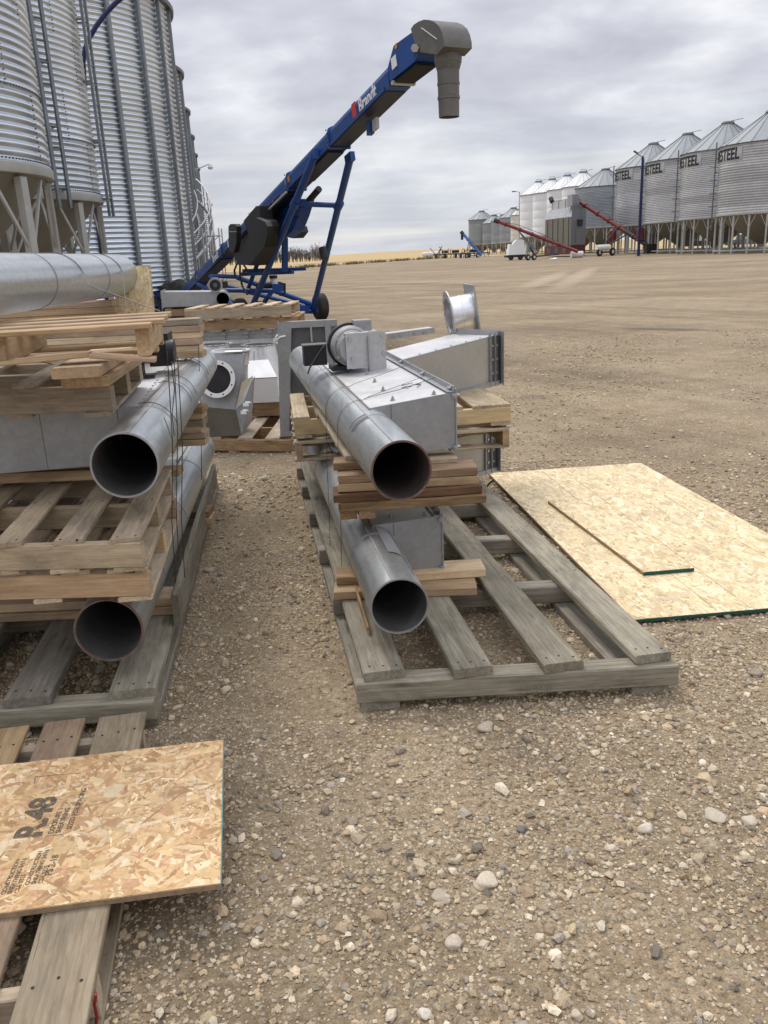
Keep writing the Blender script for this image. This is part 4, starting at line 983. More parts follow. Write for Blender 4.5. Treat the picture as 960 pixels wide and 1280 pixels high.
# undercarriage
WR = G(401.5, 400.5, 0); wr = .375; WO = 1.15
wR = Vector((WR.x, WR.y, wr)); wL = wR - CW * (2 * WO)
for w in (wR, wL): wheel(t, w + CW * .0, CW, wr, .27, hub='blue_paint')
obj('axle', MB().beam(wL + CW * .2, wR - CW * .2, .14, .14), 'blue_paint', t, smooth=False)
legL_t, legR_t = CP(393, 196, -HW - .07), CP(437.5, 199, HW + .10)
iL, iR = wL + CW * .22 + Vector((0, 0, -.05)), wR - CW * .22 + Vector((0, 0, -.05))
obj('leg', MB().cyl(legL_t, iL, .075, 12), 'blue_paint', t); obj('leg', MB().cyl(legR_t, iR, .075, 12), 'blue_paint', t)
cL = CP(374, 241, -HW - .25); fl_ = (cL - legL_t).length / (iL - legL_t).length
cL = legL_t.lerp(iL, .235); cR = legR_t.lerp(iR, .235)
cr = obj('cross_tube', MB().cyl(cL, cR, .055, 10), 'blue_paint', t)
for q in (cL, cR): obj('clamp', MB().cyl(q + (iL - legL_t).normalized() * -.1, q + (iL - legL_t).normalized() * .1, .095, 12), 'blue_paint', cr)
for s, lt in ((-1, legL_t), (1, legR_t)): obj('leg_bracket', MB().fbox(lt - axn * .14 - CW * .05 - upn * .06, axn * .28, CW * .1, upn * .16), 'blue_paint', t, smooth=False)
# reach tubes from the axle forward to the low end
lowp = onT(.05, 0, -.1)
for s in (-1, 1):
    a = (wR if s > 0 else wL) - CW * (s * .3); b_ = onT(.16, s * (HW + .05), -.28)
    obj('reach_tube', MB().cyl(a, b_, .065, 10), 'blue_paint', t)
mid = wL.lerp(wR, .5)
fr0, fr1 = CP(283, 363, -.5), CP(341, 363.5, .45)
obj('frame_tube', MB().cyl(fr0, fr1, .06, 10), 'blue_paint', t)
obj('frame_tube', MB().cyl(CP(263, 345, -.3), CP(297, 346, .2), .06, 10), 'blue_paint', t)
obj('frame_tube', MB().cyl(CP(296, 346.5, .1), iR + Vector((0, 0, .12)), .07, 10), 'blue_paint', t)
obj('frame_tube', MB().cyl(CP(341, 363, .45), CP(330, 378, .2), .06, 10), 'blue_paint', t)
obj('frame_tube', MB().beam(CP(322, 391, 0), iR + Vector((0, 0, -.08)), .09, .09), 'blue_paint', t, smooth=False)
obj('frame_tube', MB().cyl(CP(263, 345, -.3), CP(290, 382, -.3), .06, 10), 'blue_paint', t)
obj('lift_cylinder', MB().cyl(CP(327, 315, 0), CP(310, 362, 0), .055, 10), 'blue_paint', t)
# motor platform, hung below the belt
pa, pb = CP(303, 340.5, -.25), CP(363, 339, .55)
obj('platform', MB().fbox(pa, (pb - pa), CW * .32 + CD * .25, (0, 0, .08)), 'blue_paint', t, smooth=False)
obj('platform_post', MB().beam(CP(356, 297, .3), CP(356, 339, .3), .13, .1), 'blue_paint', t, smooth=False)
obj('platform_bar', MB().beam(CP(303, 343, -.25), CP(366, 340, .45), .09, .09), 'blue_paint', t, smooth=False)
# black drive guard on the left side of the tube
gp = [(304.5, 276), (321, 257.5), (327, 257.5), (329, 272), (338, 277), (341, 283), (341, 294), (337, 309), (319, 332), (297, 331), (291, 316), (302, 313), (311, 294)]
g0 = [CP(u - max(0, (u - 318)) * .30, v, -HW - .30) for u, v in gp]; nG = len(g0)
obj('drive_guard', MB().add(g0 + [p + CW * .29 for p in g0], [tuple(range(nG - 1, -1, -1)), tuple(range(nG, 2 * nG))] + [(i, (i + 1) % nG, (i + 1) % nG + nG, i + nG) for i in range(nG)]), 'black_plastic', t, smooth=False)
gd = [(327, 272), (338, 277), (341, 283), (341, 294), (337, 309), (319, 332), (313, 331), (325, 300)]
g1 = [CP(u - 7, v, -HW - .43) for u, v in gd]; nG = len(g1)
obj('drive_guard', MB().add(g1 + [p + CW * .128 for p in g1], [tuple(range(nG - 1, -1, -1)), tuple(range(nG, 2 * nG))] + [(i, (i + 1) % nG, (i + 1) % nG + nG, i + nG) for i in range(nG)]), 'black_plastic', t, smooth=False)
mb_ = [(285.5, 283), (288, 280), (294, 280), (295.5, 283), (295.5, 303), (292, 316), (286, 315)]
g2 = [CP(u, v, -HW - .38) for u, v in mb_]; nG = len(g2)
obj('manual_box', MB().add(g2 + [p + CW * .12 for p in g2], [tuple(range(nG - 1, -1, -1)), tuple(range(nG, 2 * nG))] + [(i, (i + 1) % nG, (i + 1) % nG + nG, i + nG) for i in range(nG)]), 'black_plastic', t, smooth=False)
obj('box_band', MB().add([CP(285, 289, -HW - .39), CP(296, 289, -HW - .39), CP(296, 290, -HW - .39), CP(285, 290, -HW - .39)], [(0, 1, 2, 3)]), 'decal_grey', t, smooth=False)
# blue drive housing under the belt with black end
dp = [(339, 262), (352, 248), (384, 249), (377, 270), (369, 288), (357, 297), (343, 297), (338, 285)]
d0 = [CP(u - max(0, u - 345) * .12, v, .08) for u, v in dp]; nG = len(d0)
obj('drive_housing', MB().add(d0 + [p + CW * .26 for p in d0], [tuple(range(nG - 1, -1, -1)), tuple(range(nG, 2 * nG))] + [(i, (i + 1) % nG, (i + 1) % nG + nG, i + nG) for i in range(nG)]), 'blue_paint', t, smooth=False)
ep = [(361, 297), (369, 286), (371, 283), (373, 290), (367, 298)]
d1 = [CP(u, v, .35) for u, v in ep]; nG = len(d1)
obj('housing_end', MB().add(d1 + [p + CW * .25 for p in d1], [tuple(range(nG - 1, -1, -1)), tuple(range(nG, 2 * nG))] + [(i, (i + 1) % nG, (i + 1) % nG + nG, i + nG) for i in range(nG)]), 'black_plastic', t, smooth=False)
for v in (258, 270): 
    a = CP(346, v + 1, (.065)); obj('housing_seam', MB().beam(a, CP(380 - (v - 258) * .5, v + 1, (.065)), .02, .02), 'black_letter', t, smooth=False)
obj('adjuster_rod', MB().cyl(CP(330, 268, -HW - .08), CP(358, 240, -HW - .08), .022, 6), 'decal_grey', t)
obj('roller_bracket', MB().cyl(CP(380, 258, .2), CP(399, 236, .3), .07, 8), 'black_plastic', t)
obj('manual_tube', MB().cyl(CP(403, 310, .55), CP(406, 323, .55), .09, 10), 'black_plastic', t)
# pump block and hoses
pc = CP(337, 359, .5)
obj('pump', MB().fbox(pc + Vector((0, 0, -.12)), CW * .36, CD * .2, (0, 0, .2)), 'blue_paint', t, smooth=False)
obj('pump_motor', MB().cyl(pc + Vector((-.35, 0, .02)), pc + Vector((.05, 0, .02)), .13, 12), 'black_plastic', t)
obj('valve', MB().cyl(pc + Vector((.12, 0, .08)), pc + Vector((.12, 0, .22)), .09, 12), 'white_paint', t)
obj('valve_cap', MB().cyl(pc + Vector((.12, 0, .22)), pc + Vector((.12, 0, .30)), .11, 12), 'black_plastic', t)
for pts, o_ in (([(300, 330), (300, 345), (303, 358), (309, 368)], -.3), ([(348, 353), (356, 355), (356, 366), (350, 369)], .6), ([(317, 374), (324, 378), (333, 377), (336, 370)], .2), ([(296, 330), (293, 338), (294, 346)], -.35), ([(304, 330), (308, 336), (302, 343)], -.3)):
    obj('hose', MB().path([CP(u, v, o_) for u, v in pts], .028, 6), 'black_plastic', t)
# small fittings: bolts along the joints, a hydraulic line and cable ties on the left face
for f in (.14, .34, .52, .69, .84):
    for k in range(5):
        q = onT(f, -HW - .032, -.13 + .065 * k) + axn * .03; obj('bolt', MB().cyl(q, q - CW * .02, .014, 6), 'galv_dark', t, smooth=False)
for up_ in (-.12, -.145): obj('hydraulic_line', MB().path([onT(.30, -HW - .02, up_), onT(.5, -HW - .025, up_ - .01), onT(.66, -HW - .02, up_)], .012, 5), 'black_plastic', t)
for f in (.36, .45, .54, .63): obj('line_clip', MB().fbox(onT(f, -HW - .036, -.17), axn * .05, upn * .07, CW * .03), 'galv_dark', t, smooth=False)
# intake hopper at the low end
ip = onT(-.02, 0, 0)
obj('intake_hopper', MB().lathe([(.4, -.35), (.72, .04), (.75, .06), (.75, .1), (.68, .1), (.36, -.2)], 4, tuple(ip + Vector((-.35, .35, .0))), R(20), R(380)), 'blue_paint', t, smooth=False)
bm = bmesh.new(); bmesh.ops.create_icosphere(bm, subdivisions=3, radius=1)
for q in bm.verts: q.co = Vector((q.co.x * .55, q.co.y * .6, max(-.05, q.co.z * .34 + .05 * math.sin(q.co.x * 5) + .04 * math.sin(q.co.y * 7))))
me = bpy.data.meshes.new('hopper_cover'); bm.to_mesh(me); bm.free()
link('hopper_cover', me, 'rubber', t, Matrix.Translation(ip + Vector((-.35, .3, .12))))
obj('low_frame', MB().fbox(onT(-.06, -.9, -.55), CW * 1.8, axn * .5, upn * .3), 'blue_pole', t, smooth=False)
for s in (-1, 1): wheel(t, Vector((ip.x, ip.y, .28)) + CW * (s * .75), CW, .28, .18)
# ------------------------------------------------------------------ near things: helpers
def V2(x, y, z=0): return Vector((x, y, z))
def nails(parent, pts, up=(0, 0, 1), r=.0042):
    mb = MB()
    for p in pts: mb.cyl(Vector(p) - Vector(up) * .004, Vector(p) + Vector(up) * .0012, r, 7)
    return struct(obj('nail_heads', mb, 'nail', parent, smooth=False), 'stuff')
def pallet(label, corner, ex, ey, Wd, Dp, top, bottom, mat, group=None, th=.016, sh=.09, sw=.04, ys=None, smat=None, nail=True, name='pallet', alt=None):
    """corner: front right bottom; ex: unit vector to the left along the stringers; ey: unit vector to the back along the slats"""
    ex, ey = Vector(ex).normalized(), Vector(ey).normalized(); c = Vector(corner)
    t = thing(name, label, 'pallet', c, 0, group)
    ys = ys or [.02, Dp / 2, Dp - .02]; smat = smat or mat; W0 = Matrix.Identity(4); zb = th if bottom else 0
    for y in ys:
        a = c + ey * y + UZ * (zb + sh / 2); plank('stringer', a, a + ex * Wd, sw, sh, smat, t, W0)
    npt = []
    for lst, z in ((top, zb + sh + th / 2), (bottom, th / 2)):
        for i_, (x, w) in enumerate(lst):
            jx = random.uniform(-.004, .004); j0 = random.uniform(-.006, .006)
            a = c + ex * (x + w / 2 + jx) + ey * j0 + UZ * z
            plank('slat', a, a + ey * Dp + ex * random.uniform(-.006, .006), w, th, alt[i_ % len(alt)] if alt else mat, t, W0, rough=.0015)
            if z > .05:
                for y in ys:
                    for q in (-.3, .3) if w < .13 else (-.32, 0, .32): npt.append(c + ex * (x + w / 2 + q * w) + ey * (y + random.uniform(-.012, .012)) + UZ * (z + th / 2))
    if nail and npt: nails(t, npt)
    return t
def board(label, a, b, w, h, mat, group=None, name='board', ch=.003, rough=.0025):
    a, b = Vector(a), Vector(b); M = frame((a + b) / 2, b - a)
    o = link(name, plank_mesh((b - a).length, w, h, ch, name, rough), mat, None, M)
    return tag(o, label, 'board', group)

# ------------------------------------------------------------------ timber skid on the right
def skid(label, fronts, dirv, L, beams, beam_x, runners, zr, zb, zt, mat, bmat, cut=0):
    t = thing('timber_skid', label, 'timber skid', (fronts[0][0], fronts[0][1], 0)); d = Vector(dirv).normalized(); W0 = Matrix.Identity(4)
    npt = []
    for (x, y, w) in fronts:
        a = V2(x, y, (zb + zt) / 2); plank('top_plank', a, a + d * (L + random.uniform(-.03, .03)), w, zt - zb - .001, mat, t, W0, ch=.006, rough=.0035)
        for q in (-.33, 0, .33): npt += [a + d * (.045 + random.uniform(-.01, .01)) + V2(q * w, 0, (zt - zb) / 2)]
        for s in beams[1:]: npt += [a + d * (s + .03) + V2(q * w, 0, (zt - zb) / 2) for q in (-.3, .3)]
    for s in beams:
        o = V2(beam_x[2], beam_x[3]) + d * s
        plank('cross_beam', V2(o.x + beam_x[0], o.y + beam_x[0] * beam_x[4], (zr + zb) / 2), V2(o.x + beam_x[1], o.y + beam_x[1] * beam_x[4], (zr + zb) / 2), .09, zb - zr - .001, bmat, t, W0, ch=.006, rough=.003)
    for (x, y, w) in runners:
        a = V2(x, y, zr / 2); plank('runner', a, a + d * L, w, zr - .001, bmat, t, W0, ch=.005, rough=.003)
    nails(t, npt)
    return t
skR = skid('weathered grey timber skid under the right stack, its front end empty', [(-.025, 2.765, .155), (.31, 2.757, .152), (.648, 2.765, .155), (.997, 2.80, .145)], (-.152, .988, 0), 3.5,
           [.035, .86, 1.56, 2.25, 2.9, 3.45], (-.13, 1.09, 0, 2.755, .025), [(-.05, 2.76, .15), (.99, 2.79, .15)], .04, .127, .165, 'wood_grey', 'wood_grey')
fb = AY(634, 858, 2.735)
M = Matrix.Translation((.50, 2.722, .070)) @ Matrix.Rotation(R(1.4), 4, 'Z') @ Matrix.Rotation(R(90), 4, 'X')
for me, dx, dz in ((T_HEAT, .022, .012), (T_HEAT2, .022, -.008)): link('stamp_lettering', me, 'ink', skR, M @ Matrix.Translation((dx, dz, .0)))
for (x0, x1, y0, y1) in ((0, .002, -.012, .032), (.012, .014, -.012, .028), (.078, .080, -.012, .032), (.088, .091, -.006, .034)): obj('stamp_bar', MB().box(x0, x1, y0, y1, 0, .0006), 'ink', skR, M, smooth=False)
# left skid
skL = skid('weathered grey timber skid under the left stack', [(-.962, 2.713, .172), (-1.34, 2.690, .172), (-1.72, 2.67, .172), (-2.10, 2.65, .172)], (-.112, .994, 0), 3.4,
           [.035, .9, 1.75, 2.6, 3.3], (-1.35, 0, -.878, 2.70, .03), [(-.953, 2.72, .14), (-1.75, 2.69, .14)], .045, .127, .165, 'wood_grey', 'wood_grey')
tag(link('edge_plank', plank_mesh(2.4, .028, .14, .005, 'edge_plank', .004), 'wood_grey', None, frame((V2(-.915, 3.28, .237) + V2(-1.185, 5.62, .237)) / 2, V2(-1.175, 5.62) - V2(-.905, 3.28))), 'grey plank standing on edge along the outer side of the left skid', 'plank')

# ------------------------------------------------------------------ tube assemblies with side boxes
def unloader(label, p0, p1, d, side, s0, s1, bw, rise=.04, rust=None, boltrow=True, seams=True, group='steel unloading tubes', name='unload_tube', box=True, drop=.02, front_mat='galv_grey'):
    p0, p1 = Vector(p0), Vector(p1); tt = (p1 - p0).normalized(); L = (p1 - p0).length; Rr = d / 2
    rr = tt.cross(UZ).normalized() * side; n = UZ
    t = thing(name, label, 'steel tube', (p0.x, p0.y, p0.z - Rr), 0, group)
    P = lambda s, r, z: p0 + tt * s + rr * r + n * z
    tube = obj('tube', MB().pipe(p0, p1, Rr, Rr - .0048, 64), 'galv_tube', t)
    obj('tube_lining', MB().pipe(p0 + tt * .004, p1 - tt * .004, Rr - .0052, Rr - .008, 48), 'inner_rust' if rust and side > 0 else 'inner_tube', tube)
    obj('end_cap', MB().cyl(p1 - tt * .02, p1 - tt * .015, Rr - .007, 32), 'belt', tube)  # black plate added at the far end so the tube looks dark inside
    obj('tube_rim', MB().pipe(p0 - tt * .0015, p0 + tt * .004, Rr + .0010, Rr - .0058, 64), rust or 'galv_grey', tube)
    # rolled longitudinal weld and ring seams
    obj('weld_seam', MB().beam(P(.0, -Rr * .22 * 1, Rr * .977), P(L, -Rr * .22, Rr * .977), .007, .004), 'galv_grey', tube, smooth=False)
    for s in (.55, 1.35, 2.2, 2.9):
        if s < L - .1: obj('ring_seam', MB().pipe(P(s, 0, 0), P(s + .012, 0, 0), Rr + .0022, Rr - .001, 48), 'galv_grey', tube)
    if not box: return t, P, tt, rr
    arc = [((Rr - .003) * math.cos(R(a_)), (Rr - .003) * math.sin(R(a_))) for a_ in range(-80, 91, 10)]
    pol = arc + [(bw, Rr + rise), (bw, -Rr - drop + rise)]
    poly = lambda k: [(a, b) for a, b in k]
    body = obj('box', MB().prism(pol, P(s0, 0, 0), rr, n, tt * (s1 - s0)), 'galv_sheet', t, smooth=False)
    fp = [((Rr - .002) * math.cos(R(a_)), (Rr - .002) * math.sin(R(a_))) for a_ in range(-78, 86, 9)] + [(.006, Rr + .003), (bw + .004, Rr + rise + .005), (bw + .004, -Rr - drop + rise - .004)]
    obj('front_panel', MB().prism(fp, P(s0 - .005, 0, 0), rr, n, tt * .0045), front_mat, t, smooth=False)
    obj('panel_lap', MB().prism([(Rr * .9, -Rr + .03), (Rr * .9 + .004, -Rr + .03), (Rr * .9 + .004, Rr + rise * .3), (Rr * .9, Rr + rise * .3)], P(s0 - .0065, 0, 0), rr, n, tt * .002), 'galv_dark', t, smooth=False)
    # flange frame on the outer side: upright front angle, top angle running back
    f = obj('flange', MB().fbox(P(s0 - .012, bw + .004, -Rr - drop + rise - .02), rr * .006, tt * .04, n * (2 * Rr + drop + .04)), 'galv_grey', t, smooth=False)
    obj('flange', MB().fbox(P(s0 - .008, bw - .002, Rr + rise + .0005), rr * .005, tt * (s1 - s0 + .01), n * .032), 'galv_grey', t, smooth=False)
    obj('flange', MB().fbox(P(s0 - .004, bw - .03, Rr + rise + .0045), rr * .03, tt * (s1 - s0), n * .003), 'galv_grey', t, smooth=False)
    obj('flange', MB().fbox(P(s0 - .010, bw - .02, -Rr - drop + rise - .02), rr * .03, tt * (s1 - s0 + .01), n * .012), 'galv_grey', t, smooth=False)
    if seams:
        obj('top_seam', MB().beam(P(s0 * .95, .004, Rr + .001), P(s1 + .3, .004, Rr + .001), .006, .005), 'seam_brown', t, smooth=False)
    def bolt(p, ax):
        ax = Vector(ax); mb = MB(); mb.cyl(p, p + ax * .004, .013, 10); mb.cyl(p + ax * .004, p + ax * .014, .0085, 6); mb.cyl(p + ax * .014, p + ax * .021, .0045, 6)
        obj('bolt', mb, 'bolt', t, smooth=False)
    if boltrow:
        k = 5
        for i in range(k):
            s = s0 + .10 + i * (s1 - s0 - .2) / (k - 1) * .8; r = bw * (.34 + .03 * i); bolt(P(s, r, Rr + rise * r / bw - .002), n)
        for i in range(4): bolt(P(s0 + .04 + i * (s1 - s0 - .08) / 3, bw - .003, Rr + rise + .018), -rr)
        bolt(P(s0 - .005, Rr * .52, Rr * .74), -tt); bolt(P(s0 - .005, Rr * .86, Rr * .42), -tt)
        for zz_ in (Rr + rise - .012, -Rr - drop + rise - .002): bolt(P(s0 - .0125, bw + .0, zz_), -tt); bolt(P(s0 + .012, bw + .010, zz_), rr)
        bolt(P(s0 + .05, bw * .8, Rr + rise * .8 - .002), n)
    return t, P, tt, rr

# right stack, lower and upper
RL = unloader('galvanised tube with a bolted side box, lowest in the right stack', V2(.043, 2.90, .365), V2(-.52, 6.35, .365), .228, 1, .66, 2.2, .325, .015, None)
RU = unloader('galvanised tube with rusty rim and a motor on its side box, right stack', V2(.072, 2.96, .885), V2(-.585, 6.62, .885), .230, 1, .70, 2.38, .40, .042, 'rust')
# rust bloom and grey tape patch on the upper tube
t, P, tt, rr = RU
def tube_patch(parent, P, tt, rr, Rr, s0, s1, a0, a1, mat, name, off=.0012):
    mb = MB(); n = 14; vs = []
    for i in range(n + 1):
        a = R(a0 + (a1 - a0) * i / n)
        for s in (s0, s1): vs.append(P(s, (Rr + off) * math.sin(a), (Rr + off) * math.cos(a)))
    mb.add(vs, [(2 * i, 2 * i + 1, 2 * i + 3, 2 * i + 2) for i in range(n)]); return obj(name, mb, mat, parent)
tube_patch(t, P, tt, rr, .115, .50, .60, -62, -10, 'tape', 'tape_patch')
t2, P2, tt2, rr2 = RL
# inspection lid on the lower tube
tube_patch(t2, P2, tt2, rr2, .114, .30, .68, 8, 40, 'galv_grey', 'lid_strip', .003)
tube_patch(t2, P2, tt2, rr2, .114, .10, .72, 44, 47, 'galv_dark', 'lid_strip', .003)

# motor and its bracket on the upper box
Rr = .115; zt = Rr + .02
m0 = obj('motor_bracket', MB().fbox(P(1.80, .075, zt + .02), rr * .20, tt * .006, UZ * .20), 'galv_sheet', t, smooth=False)
obj('bracket_rib', MB().fbox(P(1.775, .20, zt), rr * .008, tt * .05, UZ * .20), 'galv_grey', m0, smooth=False)
obj('bracket_plate', MB().fbox(P(1.795, .205, zt), rr * .10, tt * .006, UZ * .225), 'galv_sheet', m0, smooth=False)
obj('bracket_top', MB().fbox(P(1.81, .07, zt + .215), rr * .2, tt * .18, UZ * .005), 'galv_sheet', m0, smooth=False)
for r_, z_ in ((.10, .19), (.11, .075), (.285, .2), (.29, .1)): 
    q = P(1.795, r_, zt + z_); obj('bracket_bolt', MB().cyl(q, q - tt * .014, .012, 6), 'bolt', m0, smooth=False)
mc = P(1.815, .125, zt + .135); MX = Matrix.Translation(mc) @ tt.to_track_quat('Z', 'Y').to_matrix().to_4x4()
mo = obj('motor', MB().lathe([(0, -.004), (.085, -.002), (.09, .02), (.096, .025), (.1, .05), (.112, .06), (.118, .1), (.118, .15), (.11, .17), (.1, .27), (.08, .29), (0, .292)], 36), 'motor_grey', t, MX)
obj('fan_cover', MB().lathe([(.112, .165), (.130, .168), (.132, .2), (.112, .202)], 36), 'black_plastic', mo, MX)
obj('face_ring', MB().lathe([(.098, .046), (.103, .046), (.103, .052), (.098, .052)], 36), 'galv_dark', mo, MX)
obj('terminal_box', MB().lathe([(0, .045), (.07, .045), (.072, .04), (.072, -.02), (0, -.02)], 4, (0, 0, 0), .785, .785 + 6.2831853), 'galv_grey', mo, Matrix.Translation(P(1.98, .20, zt + .235)) @ Matrix.Rotation(math.atan2(tt.y, tt.x), 4, 'Z'), smooth=False)
obj('connection_box', MB().fbox(P(1.99, -.15, zt + .03), rr * .135, tt * .1, UZ * .115), 'black_plastic', mo, smooth=False)
obj('connection_lid', MB().fbox(P(1.985, -.155, zt + .146), rr * .145, tt * .11, UZ * .006), 'tape', mo, smooth=False)
obj('motor_foot', MB().fbox(P(1.90, .0, zt - .0), rr * .12, tt * .16, UZ * .025), 'black_plastic', mo, smooth=False)
for k in range(6):
    a = R(60 * k + 30); q = MX @ Vector((.1 * math.cos(a), .1 * math.sin(a), .06)); obj('motor_bolt', MB().cyl(q, q - tt * .016, .009, 6), 'bolt', mo, smooth=False)
obj('motor_cable', MB().path([P(1.98, -.02, zt + .15), P(1.95, -.07, zt + .1), P(1.90, -.13, zt + .03), P(1.88, -.145, zt - .0)], .005, 6), 'black_plastic', mo)
# marker scribble on top of the box
def scr(pts): obj('marker_scribble', MB().path([P(s, r, Rr + .042 * r / .40 + .0012) for s, r in pts], .0022, 4), 'ink', t)
scr([(1.02, .26), (1.06, .235), (1.08, .26), (1.05, .275), (1.10, .30), (1.06, .32)]); scr([(1.0, .30), (1.05, .33), (1.10, .315), (1.08, .34)]); scr([(1.13, .25), (1.15, .31)])

# ---- tapered troughs (upper one with the spool on it, lower one under the pallets)
def trough(label, z0, A0, F0, wid, z_l0, z_l1, z_r0, z_r1, name='tapered_trough'):
    """A0 left front, F0 right front plan points; left end narrower"""
    A0, F0 = Vector(A0), Vector(F0); td = (F0 - A0).normalized(); nd_ = Vector((td.y, -td.x, 0)); bk = -nd_
    t = thing(name, label, 'steel trough', (A0.x, A0.y, z_l0), 0, 'tapered steel troughs')
    p = [A0 + UZ * z_l0, F0 + UZ * z_r0, F0 + bk * wid + UZ * z_r0, A0 + bk * wid + UZ * z_l0, A0 + UZ * z_l1, F0 + UZ * z_r1, F0 + bk * wid + UZ * z_r1, A0 + bk * wid + UZ * z_l1]
    obj('shell', MB().hexa(p), 'galv_sheet', t, smooth=False)
    e = nd_ * .004
    obj('side_panel', MB().hexa([p[0] + e * .2, p[1] + e * .2, p[1] + e, p[0] + e, p[4] + e * .2 + UZ * .003, p[5] + e * .2 + UZ * .003, p[5] + e + UZ * .003, p[4] + e + UZ * .003][0:0] + [p[0] + e, p[1] + e, p[1] + e * .1, p[0] + e * .1, p[4] + e + UZ * .003, p[5] + e + UZ * .003, p[5] + e * .1 + UZ * .003, p[4] + e * .1 + UZ * .003]), 'galv_tan', t, smooth=False)
    obj('bottom_lip', MB().hexa([q + UZ * dz for dz in (-.03, .004) for q in (p[0] + e * 5, p[1] + e * 5, p[1] + e * .9, p[0] + e * .9)]), 'galv_grey', t, smooth=False)
    # end flange: upright angles and top/bottom angles standing proud
    for k, s in enumerate((.0, .055, .11)):
        q = F0 - td * (.11 - s); obj('end_flange', MB().fbox(q + nd_ * .003 + UZ * (z_r0 - .02), nd_ * (.05 if k == 2 else .02), td * .006, UZ * (z_r1 - z_r0 + .05)), 'galv_grey', t, smooth=False)
    obj('end_flange', MB().fbox(F0 - td * .11 + nd_ * .0035 + UZ * (z_r0 + .0), td * .11, nd_ * .004, UZ * (z_r1 - z_r0)), 'galv_dark', t, smooth=False)
    obj('end_flange', MB().fbox(F0 + nd_ * .03 + UZ * (z_r1 + .002), bk * (wid + .06), td * .006, UZ * .035), 'galv_grey', t, smooth=False)
    obj('end_flange', MB().fbox(F0 + nd_ * .03 + UZ * (z_r0 - .02), bk * (wid + .06), td * .012, UZ * (z_r1 - z_r0 + .02)), 'galv_dark', t, smooth=False)
    obj('top_lip', MB().hexa([q + UZ * dz for dz in (.003, .010) for q in (p[4] + e * 1.2, p[5] + e * 1.2, p[5] - e * 4, p[4] - e * 4)]), 'galv_grey', t, smooth=False)
    for f in (.2, .36, .52, .68, .84):
        q = p[4].lerp(p[5], f) - nd_ * .03; mb = MB(); mb.cyl(q + UZ * .0, q + UZ * .012, .009, 6); obj('bolt', mb, 'bolt', t, smooth=False)
    for s in (.03, .08):
        for z in (.2, .5, .8): 
            q = F0 - td * s + nd_ * .007 + UZ * (z_r0 + (z_r1 - z_r0) * z); obj('bolt', MB().cyl(q, q + nd_ * .012, .009, 6), 'bolt', t, smooth=False)
    return t, p, td, nd_
TU, pU, tdU, ndU = trough('long tapered trough with a tan side, slanting back beside the upper tube', .74, V2(.16, 5.22), V2(.865, 5.93), .40, .76, 1.012, .755, 1.075)
TL, pL, tdL, ndL = trough('tapered trough low under the two pallets, only its end showing', .19, V2(.16, 5.15), V2(.80, 5.62), .40, .19, .44, .19, .462)
tag(obj('strap', MB().path([AY(617, 600, 5.45), AY(612, 604, 5.45), AY(608, 609, 5.5)], .006, 5), 'black_plastic'), 'short black strap hanging from the end of the low trough', 'strap')
# flanged spool standing on the upper trough
sp_c = (AY(576, 392, 6.35)); ax = Vector((.985, .10, .14)).normalized(); r1 = .17
t = thing('flanged_spool', 'short bright flanged spool standing on the tapered trough', 'flanged spool', (sp_c.x, sp_c.y, sp_c.z - .18))
obj('barrel', MB().pipe(sp_c - ax * .085, sp_c + ax * .085, .135, .13, 36), 'galv_bright', t)
obj('ring_flange', MB().pipe(sp_c - ax * .095, sp_c - ax * .085, .185, .13, 40), 'galv_sheet', t)
u2 = ax.cross(UZ).normalized(); w2_ = u2.cross(ax)
sq = [(-.175, -.18), (.175, -.18), (.175, .20), (-.175, .20)]
obj('square_flange', MB().prism(sq, sp_c + ax * .085, u2, w2_, ax * .012), 'galv_grey', t, smooth=False)
obj('barrel_seam', MB().pipe(sp_c - ax * .006, sp_c + ax * .006, .1375, .13, 36), 'galv_bright', t)
for k in range(10): 
    a = 2 * math.pi * k / 10; q = sp_c - ax * .0955 + (u2 * math.cos(a) + w2_ * math.sin(a)) * .16; obj('bolt_hole', MB().cyl(q, q - ax * .001, .009, 8), 'black_letter', t, smooth=False)
# loose galvanised flange piece lying behind
a = AY(484, 425, 6.9); b_ = AY(541, 417, 7.2)
t = thing('steel_angle', 'flat galvanised angle piece lying behind the tapered trough', 'steel angle', a)
obj('web', MB().fbox(a, b_ - a, V2(.02, .03, .0), UZ * .045), 'galv_grey', t, smooth=False)
obj('ledge', MB().fbox(a + UZ * .0455, b_ - a + UZ * .0, V2(-.03, .12, .0), UZ * .005), 'galv_sheet', t, smooth=False)
for f in (.15, .3, .6, .8): q = a.lerp(b_, f) + UZ * .022; obj('bolt', MB().cyl(q, q + V2(0, -.012), .012, 6), 'bolt', t, smooth=False)

